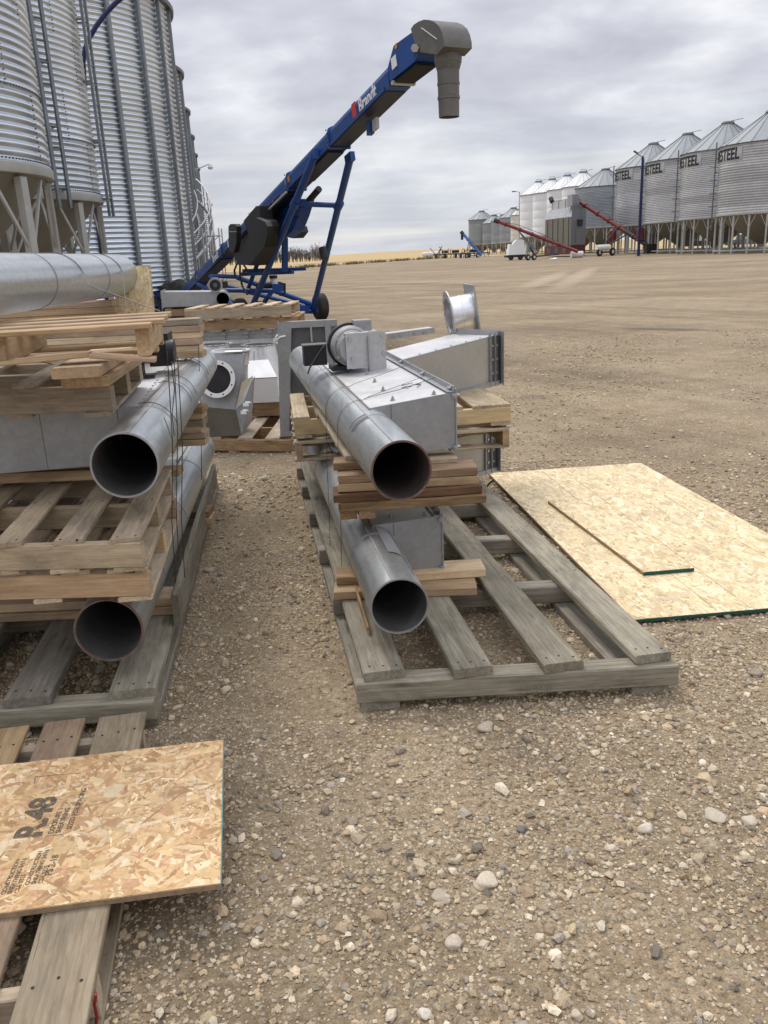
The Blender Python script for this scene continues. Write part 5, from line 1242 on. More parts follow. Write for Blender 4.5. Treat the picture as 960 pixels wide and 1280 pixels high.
# ---- wood under and between, right stack
board('pale spacer board laid across the skid under the lower tube, lower layer', V2(-.245, 3.52, .186), V2(.405, 3.50, .186), .14, .038, 'wood_new', 'spacer boards under the lowest right tube')
board('pale spacer board under the lower tube sticking out furthest to the right, upper layer', V2(.02, 3.60, .226), V2(.455, 3.62, .226), .14, .040, 'wood_pale', 'spacer boards under the lowest right tube')
board('short dark offcut wedged left of the lowest right tube', V2(-.235, 3.60, .225), V2(-.08, 3.60, .225), .14, .036, 'wood_brown')
board('thin strip of wood leaning along the left side of the lowest tube', V2(-.150, 3.55, .19), V2(-.085, 3.08, .18), .010, .04, 'wood_brown')
zs = .576
for i, (x0, x1, y, m_, lab) in enumerate(((-.195, .455, 3.56, 'wood_brown', 'bottom board of the scrap stack beneath the upper right tube'), (-.225, .440, 3.575, 'wood_dark', 'dark stained board, second from the bottom of the scrap stack'),
        (-.205, .430, 3.60, 'wood_new', 'third board of the scrap stack beneath the upper right tube'), (-.20, .425, 3.61, 'wood_brown', 'topmost full board of the scrap stack beneath the upper right tube'))):
    board(lab, V2(x0, y - .01, zs + .019 + i * .0385), V2(x1, y + .025, zs + .019 + i * .0385), .145, .037, m_, 'scrap boards between the two right tubes', rough=.005)
board('short weathered board end under the front of the upper side box', V2(.02, 3.70, .742), V2(.345, 3.72, .742), .12, .024, 'wood_dull')
board('short dark board end on top of the scrap stack, left of the upper tube', V2(-.22, 3.68, .748), V2(-.06, 3.68, .748), .12, .036, 'wood_brown')
for i, x in enumerate((-.155, -.075)):
    board('small brown block %s below the scrap stack' % ('nearest the dirt strip' if i == 0 else 'nearest the side box'), V2(x, 3.50, .553), V2(x - .025, 3.75, .553), .076, .042, 'wood_brown', 'two small blocks on the lowest tube')
board('long thin pale board lying along the left of the upper right tube', V2(-.125, 3.66, .775), V2(-.345, 4.98, .775), .085, .022, 'wood_dull')
px = Vector((-.996, -.09, 0)); py = Vector((-.12, .993, 0))
pallet('plain pallet under the tapered trough, the upper of the two in the right stack', V2(.815, 5.03, .615), px, py, 1.34, .95, [(.0, .24), (.30, .14), (.52, .1), (.72, .1), (.92, .1), (1.1, .1), (1.24, .1)], [(0, .13), (.5, .1), (1.24, .1)], 'wood_dull', 'pallets in the right stack', smat='wood_pale', th=.018, sh=.092)
t = thing('pallet', 'pallet with open stringer ends, the lower of the two in the right stack', 'pallet', V2(.80, 5.0, .475), 0, 'pallets in the right stack'); c0 = V2(.80, 5.0, .475)
for x in (.02, .42, .84, 1.30):
    a = c0 + px * x + UZ * (.016 + .045); plank('stringer', a, a + py * .95, .04, .09, 'wood_new', t, Matrix.Identity(4))
for y in (.05, .24, .44, .64, .86):
    a = c0 + py * y + UZ * .115; plank('slat', a, a + px * 1.33, .1, .017, 'wood_dull', t, Matrix.Identity(4))
for y in (.05, .48, .86):
    a = c0 + py * y + UZ * .008; plank('slat', a, a + px * 1.33, .1, .015, 'wood_dull', t, Matrix.Identity(4))

# ---- yellow boards on the ground at the right
def osb_sheet(name, label, cat, O, ex, ey, lx, ly, th, n, L, Wd, pal, edges, align=None, lift=.0, mat='osb', base=(.5, .37, .2)):
    ex, ey, O = Vector(ex).normalized(), Vector(ey).normalized(), Vector(O)
    t = thing(name, label, cat, O)
    me = MB().fbox(O, ex * lx, ey * ly, UZ * th).mesh('board', False)
    at = me.color_attributes.new('col', 'FLOAT_COLOR', 'POINT'); at.data.foreach_set('color', list(base + (1,)) * len(me.vertices)); me.materials.append(MAT[mat]); link('board', me, None, t)
    # pressed strands: thousands of thin flakes lying on the face
    cx, cy = RNG.uniform(0, lx, n), RNG.uniform(0, ly, n); a = RNG.uniform(0, 3.1416, n) if align is None else RNG.normal(align[0], align[1], n)
    l = np.exp(RNG.normal(np.log(L), .45, n)); w = np.exp(RNG.normal(np.log(Wd), .5, n))
    base6 = np.array([(-.5, -.2), (-.36, -.5), (.38, -.5), (.5, .1), (.34, .5), (-.42, .46)])
    q = base6[None] + RNG.uniform(-.14, .14, (n, 6, 2)); X = q[:, :, 0] * l[:, None]; Y = q[:, :, 1] * w[:, None]
    Y += (X / l[:, None]) ** 2 * (RNG.normal(0, .25, n) * w)[:, None]
    ca, sa = np.cos(a)[:, None], np.sin(a)[:, None]
    px_ = np.clip(cx[:, None] + X * ca - Y * sa, .0005, lx - .0005); py_ = np.clip(cy[:, None] + X * sa + Y * ca, .0005, ly - .0005)
    zl = RNG.permutation(n) / n * .0011 + .0002
    z = th + zl[:, None] + RNG.uniform(-.00015, .00015, (n, 6))
    Oa, xa, ya = np.array(O), np.array(ex), np.array(ey)
    Vv = Oa + px_[:, :, None] * xa + py_[:, :, None] * ya; Vv[:, :, 2] += z
    pal = np.array(pal); C = pal[RNG.integers(0, len(pal), n)] * RNG.uniform(.85, 1.12, (n, 1))
    me = bulk_mesh('strands', Vv.reshape(-1, 3), np.arange(n * 6).reshape(-1, 6), np.repeat(C, 6, 0), mat)
    struct(link('strands', me, None, t), 'stuff')
    for (k, m_) in edges:
        e = {'near': (O - ey * .002 - UZ * .0, ex * lx, ey * .0018, UZ * th), 'right': (O + ex * (lx + .0002), ey * ly, ex * .0018, UZ * th), 'left': (O - ex * .002, ey * ly, ex * .0018, UZ * th)}[k]
        obj('edge_coat', MB().fbox(*e), m_, t, smooth=False)
    return t
PALY = [(.74, .60, .36), (.80, .66, .42), (.69, .55, .32), (.77, .62, .37), (.62, .48, .27), (.83, .70, .47)]
oR = osb_sheet('strand_board', 'large pale yellow strand board sheet lying on the ground right of the skid', 'board sheet', V2(1.105, 3.385, .016), (.9965, .083, 0), (-.108, .994, 0), 1.2, 2.70, .014, 9000, .075, .017, PALY, [('near', 'green_edge'), ('left', 'osb_edge')], (1.5708, .55))
for y in (.30, .62): pass
ex_, ey_ = Vector((.9965, .083, 0)), Vector((-.108, .994, 0)); O_ = V2(1.105, 3.385, .0312)
for x in (.40, .56, .98): obj('guide_line', MB().fbox(O_ + ex_ * x + ey_ * .02, ex_ * .003, ey_ * 2.64, UZ * .0004), 'osb_edge', oR, smooth=False)
nl, nr, fl_ = G(804.5, 715, .052), G(863, 710, .052), G(685.5, 626, .052)
offx, offy = (nr - nl), (fl_ - nl)
osb_sheet('strand_board_offcut', 'narrow strand board offcut lying on top of the large yellow sheet', 'board sheet', V2(nl.x, nl.y, .0325), (offx.x, offx.y, 0), (offy.x, offy.y, 0), offx.length + .02, offy.length, .018, 900, .07, .016, PALY, [('near', 'green_edge'), ('left', 'osb_edge')], (1.5708, .5))

# ------------------------------------------------------------------ left stack
LL = unloader('galvanised tube with a red worn rim, lowest in the left stack', V2(-1.035, 2.775, .378), V2(-1.33, 5.85, .378), .248, -1, .75, 2.3, .75, .0, 'rust', boltrow=False)
LU = unloader('galvanised tube with a clean rim, second up in the left stack', V2(-.918, 2.865, .978), V2(-1.265, 5.95, .978), .240, -1, .55, 2.45, .95, .0, None, boltrow=False, front_mat='galv_grey', drop=.0)
t, P, tt, rr = LU
for i in range(16): q = P(.62 + i * .1, .02 + .004 * i, .1235); obj('rivet', MB().cyl(q, q + UZ * .005, .006, 6), 'bolt', t, smooth=False)
mc = P(1.62, .14, .25)
mo = obj('motor', MB().fbox(mc - UZ * .09 - rr * .02, -rr * .11, tt * .2, UZ * .17), 'black_plastic', t, smooth=False)
obj('motor_post', MB().fbox(P(1.50, .14, .125), rr * .07, tt * .07, UZ * .16), 'black_plastic', mo, smooth=False); obj('motor_foot', MB().fbox(P(1.46, .08, .1255), rr * .12, tt * .08, UZ * .012), 'black_plastic', mo, smooth=False)
obj('motor_cover', MB().cyl(P(1.62, -.02, .24), P(1.62, .02, .24), .06, 14), 'black_plastic', mo)
obj('seam_strip', MB().fbox(P(.545, .42, -.12), rr * .003, tt * .004, UZ * .24), 'galv_dark', t, smooth=False)
TT = unloader('big galvanised tube crossing the top of the left stack', V2(-1.53, 2.55, 1.612), V2(-1.60, 5.38, 1.612), .25, -1, .6, 2, .5, 0, None, box=False)
# boards under the lowest left tube
board('pale board across the left skid under the lowest tube, lower layer', V2(-2.0, 3.44, .186), V2(-.945, 3.44, .186), .14, .038, 'wood_new', 'boards across the left skid')
board('pale board across the left skid under the lowest tube, upper layer', V2(-1.98, 3.46, .226), V2(-.935, 3.45, .226), .14, .038, 'wood_pale', 'boards across the left skid')
board('far board across the left skid, near the back of the lowest tube', V2(-1.9, 4.75, .186), V2(-1.03, 4.75, .186), .14, .038, 'wood_new', 'boards across the left skid'); board('far board across the left skid, upper one of the pair', V2(-1.9, 4.76, .226), V2(-1.045, 4.76, .226), .14, .038, 'wood_brown', 'boards across the left skid')
lx_ = Vector((-.998, .05, 0)); ly_ = Vector((-.125, .992, 0))
TOPS = [(.0, .105), (.205, .1), (.425, .1), (.64, .1), (.86, .1), (1.07, .105)]
pallet('pale pallet beneath the upper left tube, the upper of the two with slats showing', V2(-.845, 2.69, .636), lx_, ly_, 1.2, .98, TOPS, [(.0, .105), (.24, .1), (.45, .1), (.86, .1), (1.07, .1)], 'wood_dull', 'pallets between the left tubes', smat='wood_dull')
pallet('pale pallet beneath the upper left tube, the lower of the two', V2(-.845, 2.72, .513), lx_, ly_, 1.2, .98, [(.0, .04), (.05, .09), (.205, .1), (.44, .12), (.64, .1), (.86, .1), (1.07, .105)], [(.0, .12), (.33, .1), (.7, .1), (1.07, .1)], 'wood_dull', 'pallets between the left tubes', smat='wood_new')
board('dark edged board on the left pallets under the upper side box, upper one', V2(-2.0, 3.58, .842), V2(-1.10, 3.55, .842), .14, .036, 'wood_brown', 'boards on the left pallets')
board('clean board on the left pallets under the upper side box, lower one', V2(-2.0, 3.57, .798), V2(-1.10, 3.54, .798), .15, .046, 'wood_new', 'boards on the left pallets')
# stack of boards behind, right end showing below the upper left tube
for i in range(6):
    board(('%s board of the cribbing with its end showing right of the upper left tube' % ('lowest', 'second', 'third', 'fourth', 'fifth', 'topmost')[i]), V2(-2.0, 4.86 + .01 * (i % 2), .645 + i * .0385), V2(-1.04 + random.uniform(-.015, .008), 4.86, .645 + i * .0385), .15, .037, ['wood_new', 'wood_dull', 'wood_new', 'wood_old', 'wood_new', 'wood_brown'][i], 'cribbing boards between the left tubes', rough=.004)
board('short board end tucked on the lowest left tube before the cribbing', V2(-1.9, 4.3, .60), V2(-1.08, 4.30, .60), .12, .036, 'wood_new')
# pallet lying on the upper box, lumber on it
q1 = Vector((-.99, .09, 0)); q2 = Vector((-.145, .989, 0))
pallet('dull pallet with a deep front board lying on the upper left side box', V2(-1.01, 3.12, 1.114), q1, q2, 1.25, .9, [(.02, .09), (.30, .09), (.62, .09), (.95, .09)], [(.01, .1), (.33, .09), (.60, .03), (.66, .06), (1.0, .1)], 'wood_old', 'pallets on top of the left stack', smat='wood_old', sh=.098)
q3 = Vector((-.105, .994, 0))
for (x, y, z, w, m_, lab) in ((-1.085, 2.98, 1.300, .17, 'wood_pale', 'clean two by six plank, the upper of two lying on the left pallet'), (-1.068, 3.02, 1.259, .17, 'wood_new', 'clean two by six plank, the lower of two lying on the left pallet')):
    board(lab, V2(x, y, z), V2(x, y, z) + q3 * .98, w, .039, m_, 'planks lying on the left pallet')
# broken pallet under the big top tube
rz = R(10); e1 = Vector((-math.cos(rz), -math.sin(rz), 0)); e2 = Vector((-math.sin(rz), math.cos(rz), 0)); c0 = V2(-.77, 2.86, 1.345)
t = thing('broken_pallet', 'broken pallet with a cracked bottom slat under the big top tube', 'pallet', c0, 0, 'pallets on top of the left stack'); I4 = Matrix.Identity(4)
for x in (.025, .49, .95): a = c0 + e1 * x + UZ * .062; plank('stringer', a, a + e2 * .68, .045, .092, 'wood_new', t, I4)
for y in (.0, .22, .43, .64): a = c0 + e2 * y + UZ * .1165 + e1 * (-.04 if y else -.01); plank('slat', a, a + e1 * 1.06, .085, .017, 'wood_new', t, I4)
a = c0 + UZ * .006; k_ = c0 + e1 * .20 + UZ * .030
plank('slat', a + e1 * -.012 + UZ * -.004, k_, .08, .015, 'wood_new', t, I4); plank('slat', k_ + UZ * .003, c0 + e1 * 1.06 + UZ * .0, .08, .015, 'wood_new', t, I4)
for y in (.3, .6): a = c0 + e2 * y + UZ * .0075; plank('slat', a, a + e1 * 1.05, .085, .015, 'wood_new', t, I4)
# cribbing at the back of the top tube
for i in range(6):
    board(('%s board of the tall cribbing at the back under the big top tube' % ('lowest', 'second', 'third', 'fourth', 'fifth', 'topmost')[i]), V2(-2.3, 5.08, 1.133 + i * .0385), V2(-1.055 + random.uniform(-.012, .008), 5.1 + .01 * (i % 2), 1.133 + i * .0385), .15, .037, ['wood_new', 'wood_pale', 'wood_new', 'wood_pale', 'wood_new', 'wood_old'][i], 'cribbing boards under the big top tube', rough=.004)
for i in range(3):
    e = AY(149 - 2 * i, 380, 5.2); board('%s of the short blocks chocking the big top tube' % ('lowest', 'middle one', 'topmost')[i], V2(-2.45, 5.2, 1.375 + i * .038), V2(e.x, 5.2, 1.375 + i * .038), .14, .0365, 'wood_new', 'blocks chocking the big top tube')
a, b_ = AY(146, 388, 5.36), AY(190, 386, 5.3)
o_ = osb_sheet('strand_board_scrap', 'upright scrap of pale strand board behind the end of the big top tube', 'board sheet', (0, 0, 0), (1, 0, 0), (0, 1, 0), b_.x - a.x, .31, .012, 260, .08, .014, PALY, [], (1.57, .35))
o_.matrix_basis = Matrix.Translation((a.x, 5.36, 1.352)) @ Matrix.Rotation(R(84), 4, 'X'); WM[o_.name] = o_.matrix_basis.copy()

# ---- foreground pallet and strand board
fx = Vector((-.987, -.13, 0)); fy = Vector((-.160, .987, 0))
pallet('worn grey brown pallet in the bottom left corner under the strand board', V2(-.655, 1.18, 0), fx, fy, .95, 1.46, [(.0, .165), (.215, .14), (.405, .135), (.59, .14), (.79, .16)], [(.0, .12), (.42, .12), (.83, .12)], 'wood_old', None, th=.018, sh=.088, ys=[.30, .82, 1.34], smat='wood_dull', alt=['wood_old', 'wood_tan', 'wood_tan', 'wood_old', 'wood_old'])
PALO = [(.70, .49, .25), (.62, .40, .19), (.76, .57, .33), (.52, .31, .15), (.66, .45, .23), (.58, .34, .19), (.80, .63, .40), (.68, .47, .25), (.45, .27, .13)]
O_ = V2(-.462, 1.725, .1255); ex_ = Vector((-.992, -.125, 0)); ey_ = Vector((-.160, .987, 0)).normalized()
# corner on the left so the sheet's own x axis runs to the right
OL = O_ + ex_ * 1.0
oF = osb_sheet('strand_board', 'orange brown strand board with printed stamps lying across the foreground pallet', 'board sheet', OL, -ex_, ey_, 1.0, .672, .0155, 5200, .062, .0125, PALO, [('right', 'teal_edge'), ('near', 'osb_edge')], None, 0, 'osb', (.50, .33, .16))
zt = O_.z + .0155 + .0016
def stamp(me, u, v, rot, mat='ink', sc_=1.0):
    p = G(u, v, zt); M = Matrix.Translation((p.x, p.y, zt)) @ Matrix.Rotation(rot, 4, 'Z') @ Matrix.Scale(sc_, 4); return link('stamp_lettering', me, mat, oF, M)
ra = math.atan2(ey_.y, ey_.x)
stamp(T_OSB_BIG, 50, 1046, ra - .06, sc_=.92); stamp(T_OSB_MID, 66, 1042, ra - .06, sc_=.8); stamp(T_OSB_MID2, 89, 1036, ra - .06, sc_=.8)
stamp(T_OSB_SMALL, 36, 1106, ra - .06, sc_=.75); stamp(T_OSB_PS, 64, 1094, ra - .06, sc_=.75); stamp(T_OSB_SMALL, 6, 1118, ra - .06, sc_=.75)
def sline(u0, v0, u1, v1, w=.0022): obj('stamp_line', MB().beam(G(u0, v0, zt), G(u1, v1, zt), w, .0005), 'ink', oF, smooth=False)
sline(44, 971, 101, 966); sline(18, 1048, 49, 1046); sline(57, 1045, 78, 1043); sline(44, 972, 43, 979)
pp = [AY(u, v, 1.42) for u, v in ((120, 1243), (118, 1256), (121, 1270), (119, 1295))]
tag(obj('red_strap', MB().path(pp, .0035, 6), 'red_strap'), 'thin red strap hanging from the side of the foreground pallet', 'strap')

# ------------------------------------------------------------------ tie wires
def wire(label, pts, r=.0018, group='tie wires around the stacks'):
    return tag(obj('tie_wire', MB().path(pts, min(r, .0032) * .75, 5), 'wire'), label, 'wire', group)
for k, s in enumerate((.88, 1.33)):
    t, P, tt, rr = RU; pts = [P(s + .22, .398, .196), P(s + .18, .2, .146), P(s + .1, .06, .126)]
    for i in range(11): a = R(10 - 105 * i / 10); pts.append(P(s + .06 - .006 * i, .1185 * math.sin(a), .1185 * math.cos(a)))
    q = pts[-1]; pts += [V2(q.x - .01, q.y - .03, .6), V2(q.x - .012, q.y - .05, .40), V2(q.x - .02, q.y - .06, .17)]
    wire('thin wire looped over the upper right tube and down to the skid, the %s one' % ('nearer' if k == 0 else 'farther'), pts)
t, P, tt, rr = RU
pts = [P(1.02, .395, .185), P(.98, .2, .145), P(.95, .03, .122)]; wire('second strand of wire across the top of the right side box', pts, .0022)
for k, (u0, v0, u1, v1, y0, y1) in enumerate(((209, 440, 219.5, 728, 2.98, 3.36), (217, 440, 223.5, 700, 3.05, 3.5), (222, 446, 231, 722, 3.1, 3.42), (214, 452, 218, 545, 3.05, 3.3))):
    a, b_ = AY(u0, v0, y0), AY(u1, v1, y1); wire('wire hanging from the broken pallet, strand %s' % ('by the pallet corner', 'in the middle', 'closest to the dirt', 'that ends at the tube')[k], [a, a.lerp(b_, .35) + V2(.008, 0), a.lerp(b_, .7) + V2(-.006, 0), b_], .0027)
a, b_ = AY(248, 430, 4.9), AY(252, 600, 4.9); wire('wire hanging at the back end of the left cribbing boards', [a, a.lerp(b_, .5) + V2(.006, 0), b_], .003)
t, P, tt, rr = LU
for k, s in enumerate((.62, 1.25, 1.5, 2.3)):
    pts = [P(s - .004 * i, -.1268 * math.sin(R(-15 + 95 * i / 9)), .1268 * math.cos(R(-15 + 95 * i / 9))) for i in range(10)]
    wire('wire strand bent over the second left tube, %s from its open end' % ('first', 'second', 'third', 'fourth')[k], pts, .0026)
a = AY(205, 550, 3.02); wire('loose dark wire end lying on the front of the second left tube', [AY(205, 522, 3.3), AY(209, 532, 3.22), AY(216, 552, 3.1)], .004)
t, P, tt, rr = TT
for k, s in enumerate((1.62, 2.35)):
    pts = [P(s + .012 * i, -.1285 * math.sin(R(-40 + 120 * i / 11)), .1285 * math.cos(R(-40 + 120 * i / 11))) for i in range(12)]
    pts += [AY(158, 385, 3.6)] if k else [AY(112, 357, 3.9), AY(200, 389, 3.5)]
    wire('wire wrapped round the big top tube, %s' % ('left one' if k == 0 else 'right one near its end'), pts, .0028)
wire('wire running from the planks to the top pallet at the far left', [AY(0, 443, 3.2), AY(66, 455, 3.0)], .0028)

# ------------------------------------------------------------------ middle group on the brown pallet
mp = Vector((-.974, .226, 0)); mq = Vector((.03, 1, 0))
c0 = G(381, 565, 0); 
t = pallet('reddish brown pallet in the middle carrying the elbow chute and the grey housing', V2(-.70, 7.18, 0), mp, mq, 1.3, 1.15, [(.0, .1), (.22, .13), (.48, .13), (.78, .1), (.92, .1), (1.1, .14)], [(.0, .1), (.6, .1), (1.2, .1)], 'wood_dull', 'pallets in the middle', th=.018, sh=.1, smat='wood_brown')
pallet('brown pallet behind, carrying the tapered spouts', V2(-.55, 8.45, 0), (-1, .05, 0), (.05, 1, 0), 1.6, 1.1, [(.0, .12), (.3, .12), (.6, .12), (.9, .12), (1.2, .12), (1.48, .12)], [(.0, .1), (.7, .1), (1.5, .1)], 'wood_dull', 'pallets in the middle', smat='wood_brown', sh=.12)
# elbow chute with round flanged inlet
Y0 = 7.42; yb = .42
q = lambda u, v, y=Y0: AY(u, v, y)
t = thing('elbow_chute', 'galvanised elbow chute with a round white flanged opening, on the brown pallet', 'chute', V2(q(279, 545).x, Y0, .138))
bl, br, mr, tr_, tl_ = q(254, 545), q(301, 544), q(294, 512), q(303, 444), q(258, 444)
bl.z = br.z = .138; ml = q(250, 508)
back = V2(.0, yb, 0)
low = [bl, br + V2(0, .0), br + back, bl + back, ml, mr, mr + back, ml + back]
obj('lower_body', MB().hexa(low), 'galv_olive', t, smooth=False)
fr = V2(.06, .16, 0)
top4 = [tl_ + V2(0, .12), tr_ + V2(0, .12), tr_ + V2(0, .5), tl_ + V2(0, .5)]
obj('upper_body', MB().hexa([ml, mr, mr + back, ml + back] + top4), 'galv_grey', t, smooth=False)
sr = q(311, 506); obj('side_wing', MB().hexa([br + V2(.002, .02), q(309, 535) + V2(0, .25), q(309, 535) + V2(0, .3), br + V2(.002, .06), mr + V2(.002, .02), q(313, 476) + V2(0, .25), q(313, 476) + V2(0, .3), mr + V2(.002, .06)]), 'galv_grey', t, smooth=False)
obj('gusset', MB().add([mr + V2(.002, -.004), q(302, 478) + V2(.002, 0), q(313, 473) + V2(0, .2), q(301, 503) + V2(.02, .08)], [(0, 1, 2, 3)]), 'galv_bright', t, smooth=False)
obj('top_flange', MB().pipe(((tl_ + tr_) / 2) + V2(0, .3, .0), ((tl_ + tr_) / 2) + V2(0, .3, .012), .19, .15, 32), 'galv_sheet', t)
obj('neck', MB().cyl(((tl_ + tr_) / 2) + V2(0, .3, -.12), ((tl_ + tr_) / 2) + V2(0, .3, .0), .165, 28, .155, False), 'galv_sheet', t)
obj('label_strip', MB().fbox(((tl_ + tr_) / 2) + V2(-.02, .1, .014), V2(.16, .0), V2(0, .12), UZ * .003), 'white_plate', t, smooth=False)
rc = q(271.5, 474, Y0 - .03); ndir = Vector((-.15, -.95, .27)).normalized()
obj('round_flange', MB().pipe(rc, rc + ndir * .008, .168, .128, 48), 'white_paint', t)
obj('throat', MB().pipe(rc + ndir * .006, rc - ndir * .16, .132, .128, 40), 'galv_dark', t)
obj('throat_back', MB().cyl(rc - ndir * .012, rc - ndir * .014, .127, 32), 'belt', t)
u2 = ndir.cross(UZ).normalized(); w2_ = u2.cross(ndir)
for k in range(8): a = R(45 * k + 22); p_ = rc + ndir * .0085 + (u2 * math.cos(a) + w2_ * math.sin(a)) * .148; obj('bolt_hole', MB().cyl(p_, p_ + ndir * .0008, .008, 8), 'black_letter', t, smooth=False)
for (u, v) in ((307, 503), (304, 513)):
    p_ = q(u, v, Y0 - .02); obj('latch', MB().cyl(p_, p_ + V2(.05, -.02, .0), .012, 8), 'galv_bright', t); obj('latch_tab', MB().fbox(p_ + V2(-.02, -.03, -.03), V2(.05, 0), V2(0, .012), UZ * .03), 'white_plate', t, smooth=False)
# two tapered round spouts behind
for (u, lab) in ((325, 'tapered round galvanised spout standing right of the elbow chute'), (267, 'tapered round galvanised spout half hidden behind the left stack')):
    Yc = 9.0; pt = AY(u, 431, Yc); t = thing('tapered_spout', lab, 'spout', (pt.x, Yc, .154), 0, 'tapered spouts'); cz = pt.z
    obj('cone', MB().lathe([(.165, cz), (.17, cz - .05), (.27, .17), (.262, .17), (.16, cz - .05)], 40, (pt.x, Yc, 0)), 'galv_bright', t)
    obj('ring_flange', MB().lathe([(.16, cz), (.205, cz), (.205, cz + .01), (.16, cz + .01), (.16, cz)], 40, (pt.x, Yc, 0)), 'galv_grey', t)
    obj('seam', MB().beam((pt.x - .05, Yc - .167, cz - .05), (pt.x - .08, Yc - .262, .17), .012, .006), 'galv_sheet', t, smooth=False)
    for k in range(8): a = R(200 + 20 * k); obj('bolt', MB().cyl((pt.x + .185 * math.cos(a), Yc + .185 * math.sin(a), cz + .01), (pt.x + .185 * math.cos(a), Yc + .185 * math.sin(a), cz + .02), .008, 6), 'galv_dark', t, smooth=False)
# white sheet metal cover
a, b_ = AY(313, 504, 8.25), AY(349, 503, 8.25); zt_ = AY(313, 473, 8.25).z
t = thing('white_cover', 'white sheet metal cover leaning between the elbow chute and the grey housing', 'metal cover', (a.x, 8.25, .154))
obj('front_sheet', MB().fbox((a.x, 8.25, a.z), V2(b_.x - a.x, 0, 0), V2(0, .012, 0), UZ * (zt_ - a.z)), 'white_paint', t, smooth=False)
obj('top_sheet', MB().add([V2(a.x, 8.25, zt_ + .002), V2(b_.x, 8.25, zt_ + .002), V2(b_.x - .12, 8.6, zt_ + .14), V2(a.x - .03, 8.55, zt_ + .14), V2(a.x, 8.25, zt_ - .006), V2(b_.x, 8.25, zt_ - .006), V2(b_.x - .12, 8.6, zt_ + .132), V2(a.x - .03, 8.55, zt_ + .132)], [(0, 1, 2, 3), (7, 6, 5, 4), (0, 4, 5, 1), (1, 5, 6, 2), (2, 6, 7, 3), (3, 7, 4, 0)]), 'white_paint', t, smooth=False)
obj('block', MB().box(a.x + .02, b_.x, 8.27, 8.6, .154, a.z - .002), 'wood_brown', t, smooth=False)
# grey housing panel standing on edge
Yh = 7.27; A_, Bp, Cp, Dd = AY(351, 547, Yh), AY(381, 546, Yh), AY(347, 403, Yh), AY(421, 403, Yh)
t = thing('steel_housing', 'tall grey steel housing standing on its edge with a dark recessed face', 'steel housing', (A_.x, Yh, .138))
A_.z = .138; W_ = Dd.x - Cp.x; Hh = Cp.z - .138; bd = V2(-.02, .0, 0)
obj('back_plate', MB().hexa([A_ + V2(.02, .06), A_ + V2(W_, .06), A_ + V2(W_, .075), A_ + V2(.02, .075), Cp + V2(.02, .06), Cp + V2(W_, .06), Cp + V2(W_, .075), Cp + V2(.02, .075)]), 'galv_grey', t, smooth=False)
obj('left_flange', MB().hexa([A_ + V2(-.004, .0), A_ + V2(.075, .012), A_ + V2(.075, .018), A_ + V2(-.004, .11), Cp + V2(-.004, .0), Cp + V2(.12, .012), Cp + V2(.12, .018), Cp + V2(-.004, .11)]), 'galv_grey', t, smooth=False)
obj('top_flange', MB().hexa([Cp + V2(.002, .01, -.055), Cp + V2(W_, .01, -.055), Cp + V2(W_, .1, -.055), Cp + V2(.002, .1, -.055), Cp + V2(.002, .008, .0), Cp + V2(W_, .008, .0), Cp + V2(W_, .1, .0), Cp + V2(.002, .1, .0)]), 'galv_grey', t, smooth=False)
obj('bottom_flange', MB().fbox(A_ + V2(.0, .004, .002), V2(W_, 0), V2(0, .09), UZ * .045), 'galv_grey', t, smooth=False)
obj('right_flange', MB().fbox(A_ + V2(W_ - .05, .006, .0), V2(.05, 0), V2(0, .09), UZ * (Hh - .001)), 'galv_grey', t, smooth=False)
obj('recess_plate', MB().prism([(.085, .05), (W_ - .06, .05), (W_ - .06, Hh - .06), (.135, Hh - .06)], A_ + V2(0, .052, 0), (1, 0, 0), UZ, (0, .007, 0)), 'galv_dark', t, smooth=False)
obj('slot', MB().beam(A_ + V2(.13, .047, .18), A_ + V2(.10, .047, .55), .006, .012), 'galv_bright', t, smooth=False)
obj('handle', MB().path([A_ + V2(.34, .05, .95), A_ + V2(.34, .0, .95), A_ + V2(.34, .0, .83), A_ + V2(.34, .05, .83)], .008, 6), 'galv_sheet', t)
for (x, z) in ((.17, .98), (.1, .7), (.1, .3), (.4, .98)): p_ = A_ + V2(x, .045, z); obj('bolt', MB().cyl(p_, p_ + V2(0, -.014), .011, 6), 'bolt', t, smooth=False)
obj('white_tie', MB().path([Cp + V2(-.005, -.02, -.1), Cp + V2(-.05, -.03, -.16), Cp + V2(.02, -.03, -.12), Cp + V2(.06, -.02, -.115)], .008, 5), 'white_plate', t)
# stack of galvanised sheets with two pallets on it
Ys = 9.75; xl, xr = AY(236, 440, Ys).x, AY(352, 440, Ys).x
t = thing('sheet_stack', 'bundle of ribbed galvanised sheets behind the tapered spouts', 'sheet bundle', ((xl + xr) / 2, Ys, 0))
for k in range(15):
    z = .16 + k * .0493; dx = random.uniform(-.02, .02); mb = MB(); w_ = xr - xl
    mb.box(xl + dx, xr + dx, Ys + random.uniform(-.008, .008), Ys + 1.0, z, z + .0478)
    for i in range(4): mb.box(xl + dx + w_ * (i + .5) / 4 - .03, xl + dx + w_ * (i + .5) / 4 + .03, Ys - .022, Ys - .0105, z + .004, z + .043)
    obj('ribbed_sheet', mb, 'galv_grey' if k % 4 else 'galv_bright', t, smooth=False)
for x in (xl + .2, (xl + xr) / 2, xr - .2): obj('skid_block', MB().box(x - .06, x + .06, Ys, Ys + .95, 0, .158), 'wood_brown', t, smooth=False)
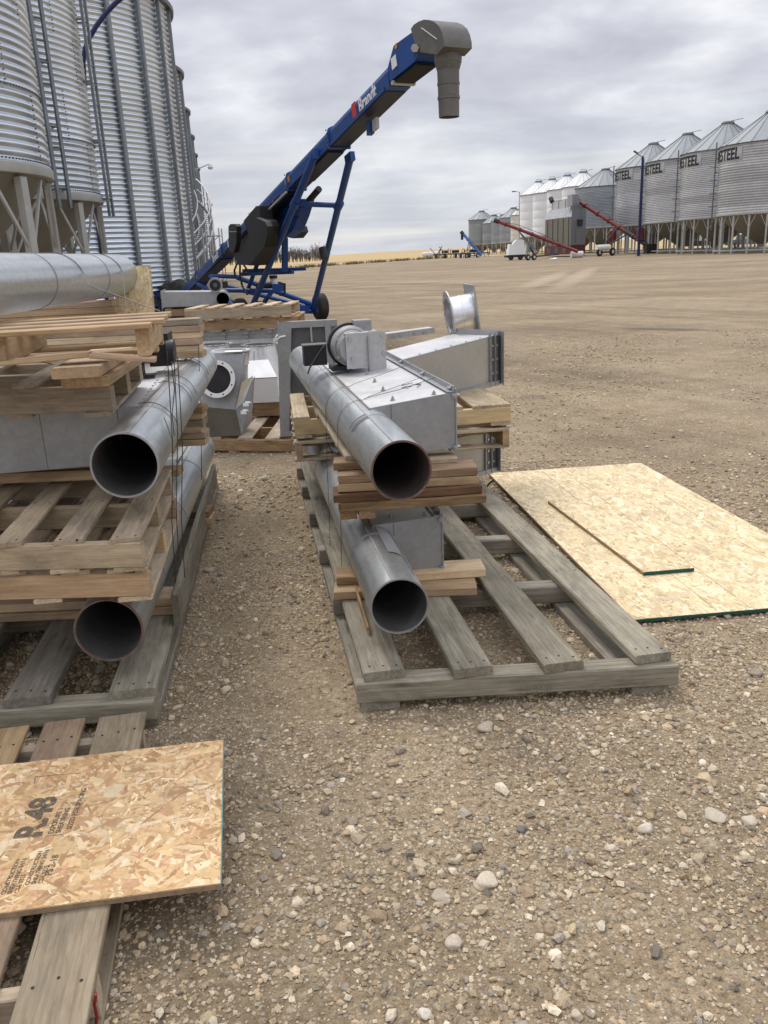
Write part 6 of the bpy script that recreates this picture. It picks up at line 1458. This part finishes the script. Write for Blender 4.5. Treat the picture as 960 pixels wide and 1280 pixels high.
c1, c2 = AY(372, 412, 9.6), AY(363.5, 397, 9.5)
SL6 = lambda W_: [(W_ * f - (.0 if f == 0 else .1 * f), .1) for f in (0, .2, .4, .6, .8, 1)]
pallet('pale pallet on the ribbed sheet bundle, the lower of the two at the back', V2(c1.x, 9.66, .905), (-1, .01, 0), (.03, 1, 0), 1.2, .8, SL6(1.2), SL6(1.2)[::2], 'wood_new', 'pallets on the sheet bundle', smat='wood_new', sh=.10, th=.018, nail=False)
pallet('pale pallet topmost on the ribbed sheet bundle, slats showing on top', V2(c2.x, 9.55, 1.042), (-1, .0, 0), (.05, 1, 0), 1.2, .75, SL6(1.2), SL6(1.2)[::2], 'wood_pale', 'pallets on the sheet bundle', smat='wood_dull', sh=.105, th=.018, nail=False)
# third tube assembly far behind
p0 = AY(278.5, 374, 16.2); UBx = unloader('distant steel tube with a long grey side box and motor, behind the back pallets', p0, p0 + V2(-.26, 1.6, .0), .255, -1, .25, 1.35, 1.15, .05, None, boltrow=False, seams=False)
t, P, tt, rr = UBx
mo = obj('motor', MB().cyl(P(.2, .12, .26), P(.55, .12, .26), .14, 18), 'motor_grey', t); obj('motor_face', MB().cyl(P(.185, .12, .26), P(.199, .12, .26), .105, 18), 'black_plastic', mo); obj('motor_hub', MB().cyl(P(.17, .12, .26), P(.184, .12, .26), .04, 12), 'tape', mo)
obj('motor_side', MB().fbox(P(.25, .0, .2), rr * -.12, tt * .2, UZ * .12), 'black_plastic', mo, smooth=False)
zz0 = p0.z - .1175 - .02 
for k in range(5):
    pallet('%s pallet of the pile holding up the distant tube assembly' % ('lowest', 'second', 'third', 'fourth', 'topmost')[k], V2(p0.x + .1, 16.1 + .03 * (k % 2), zz0 - .79 + k * .156 + .02 if zz0 > .8 else k * (zz0 / 5.0)), (-1, 0, 0), (0, 1, 0), 1.2, 1.0, [(.0, .1), (.36, .1), (.72, .1), (1.1, .1)], [(.0, .1), (1.1, .1)], 'wood_brown', 'pallet pile under the distant tube', nail=False, sh=min(.12, zz0 / 5 - .034))
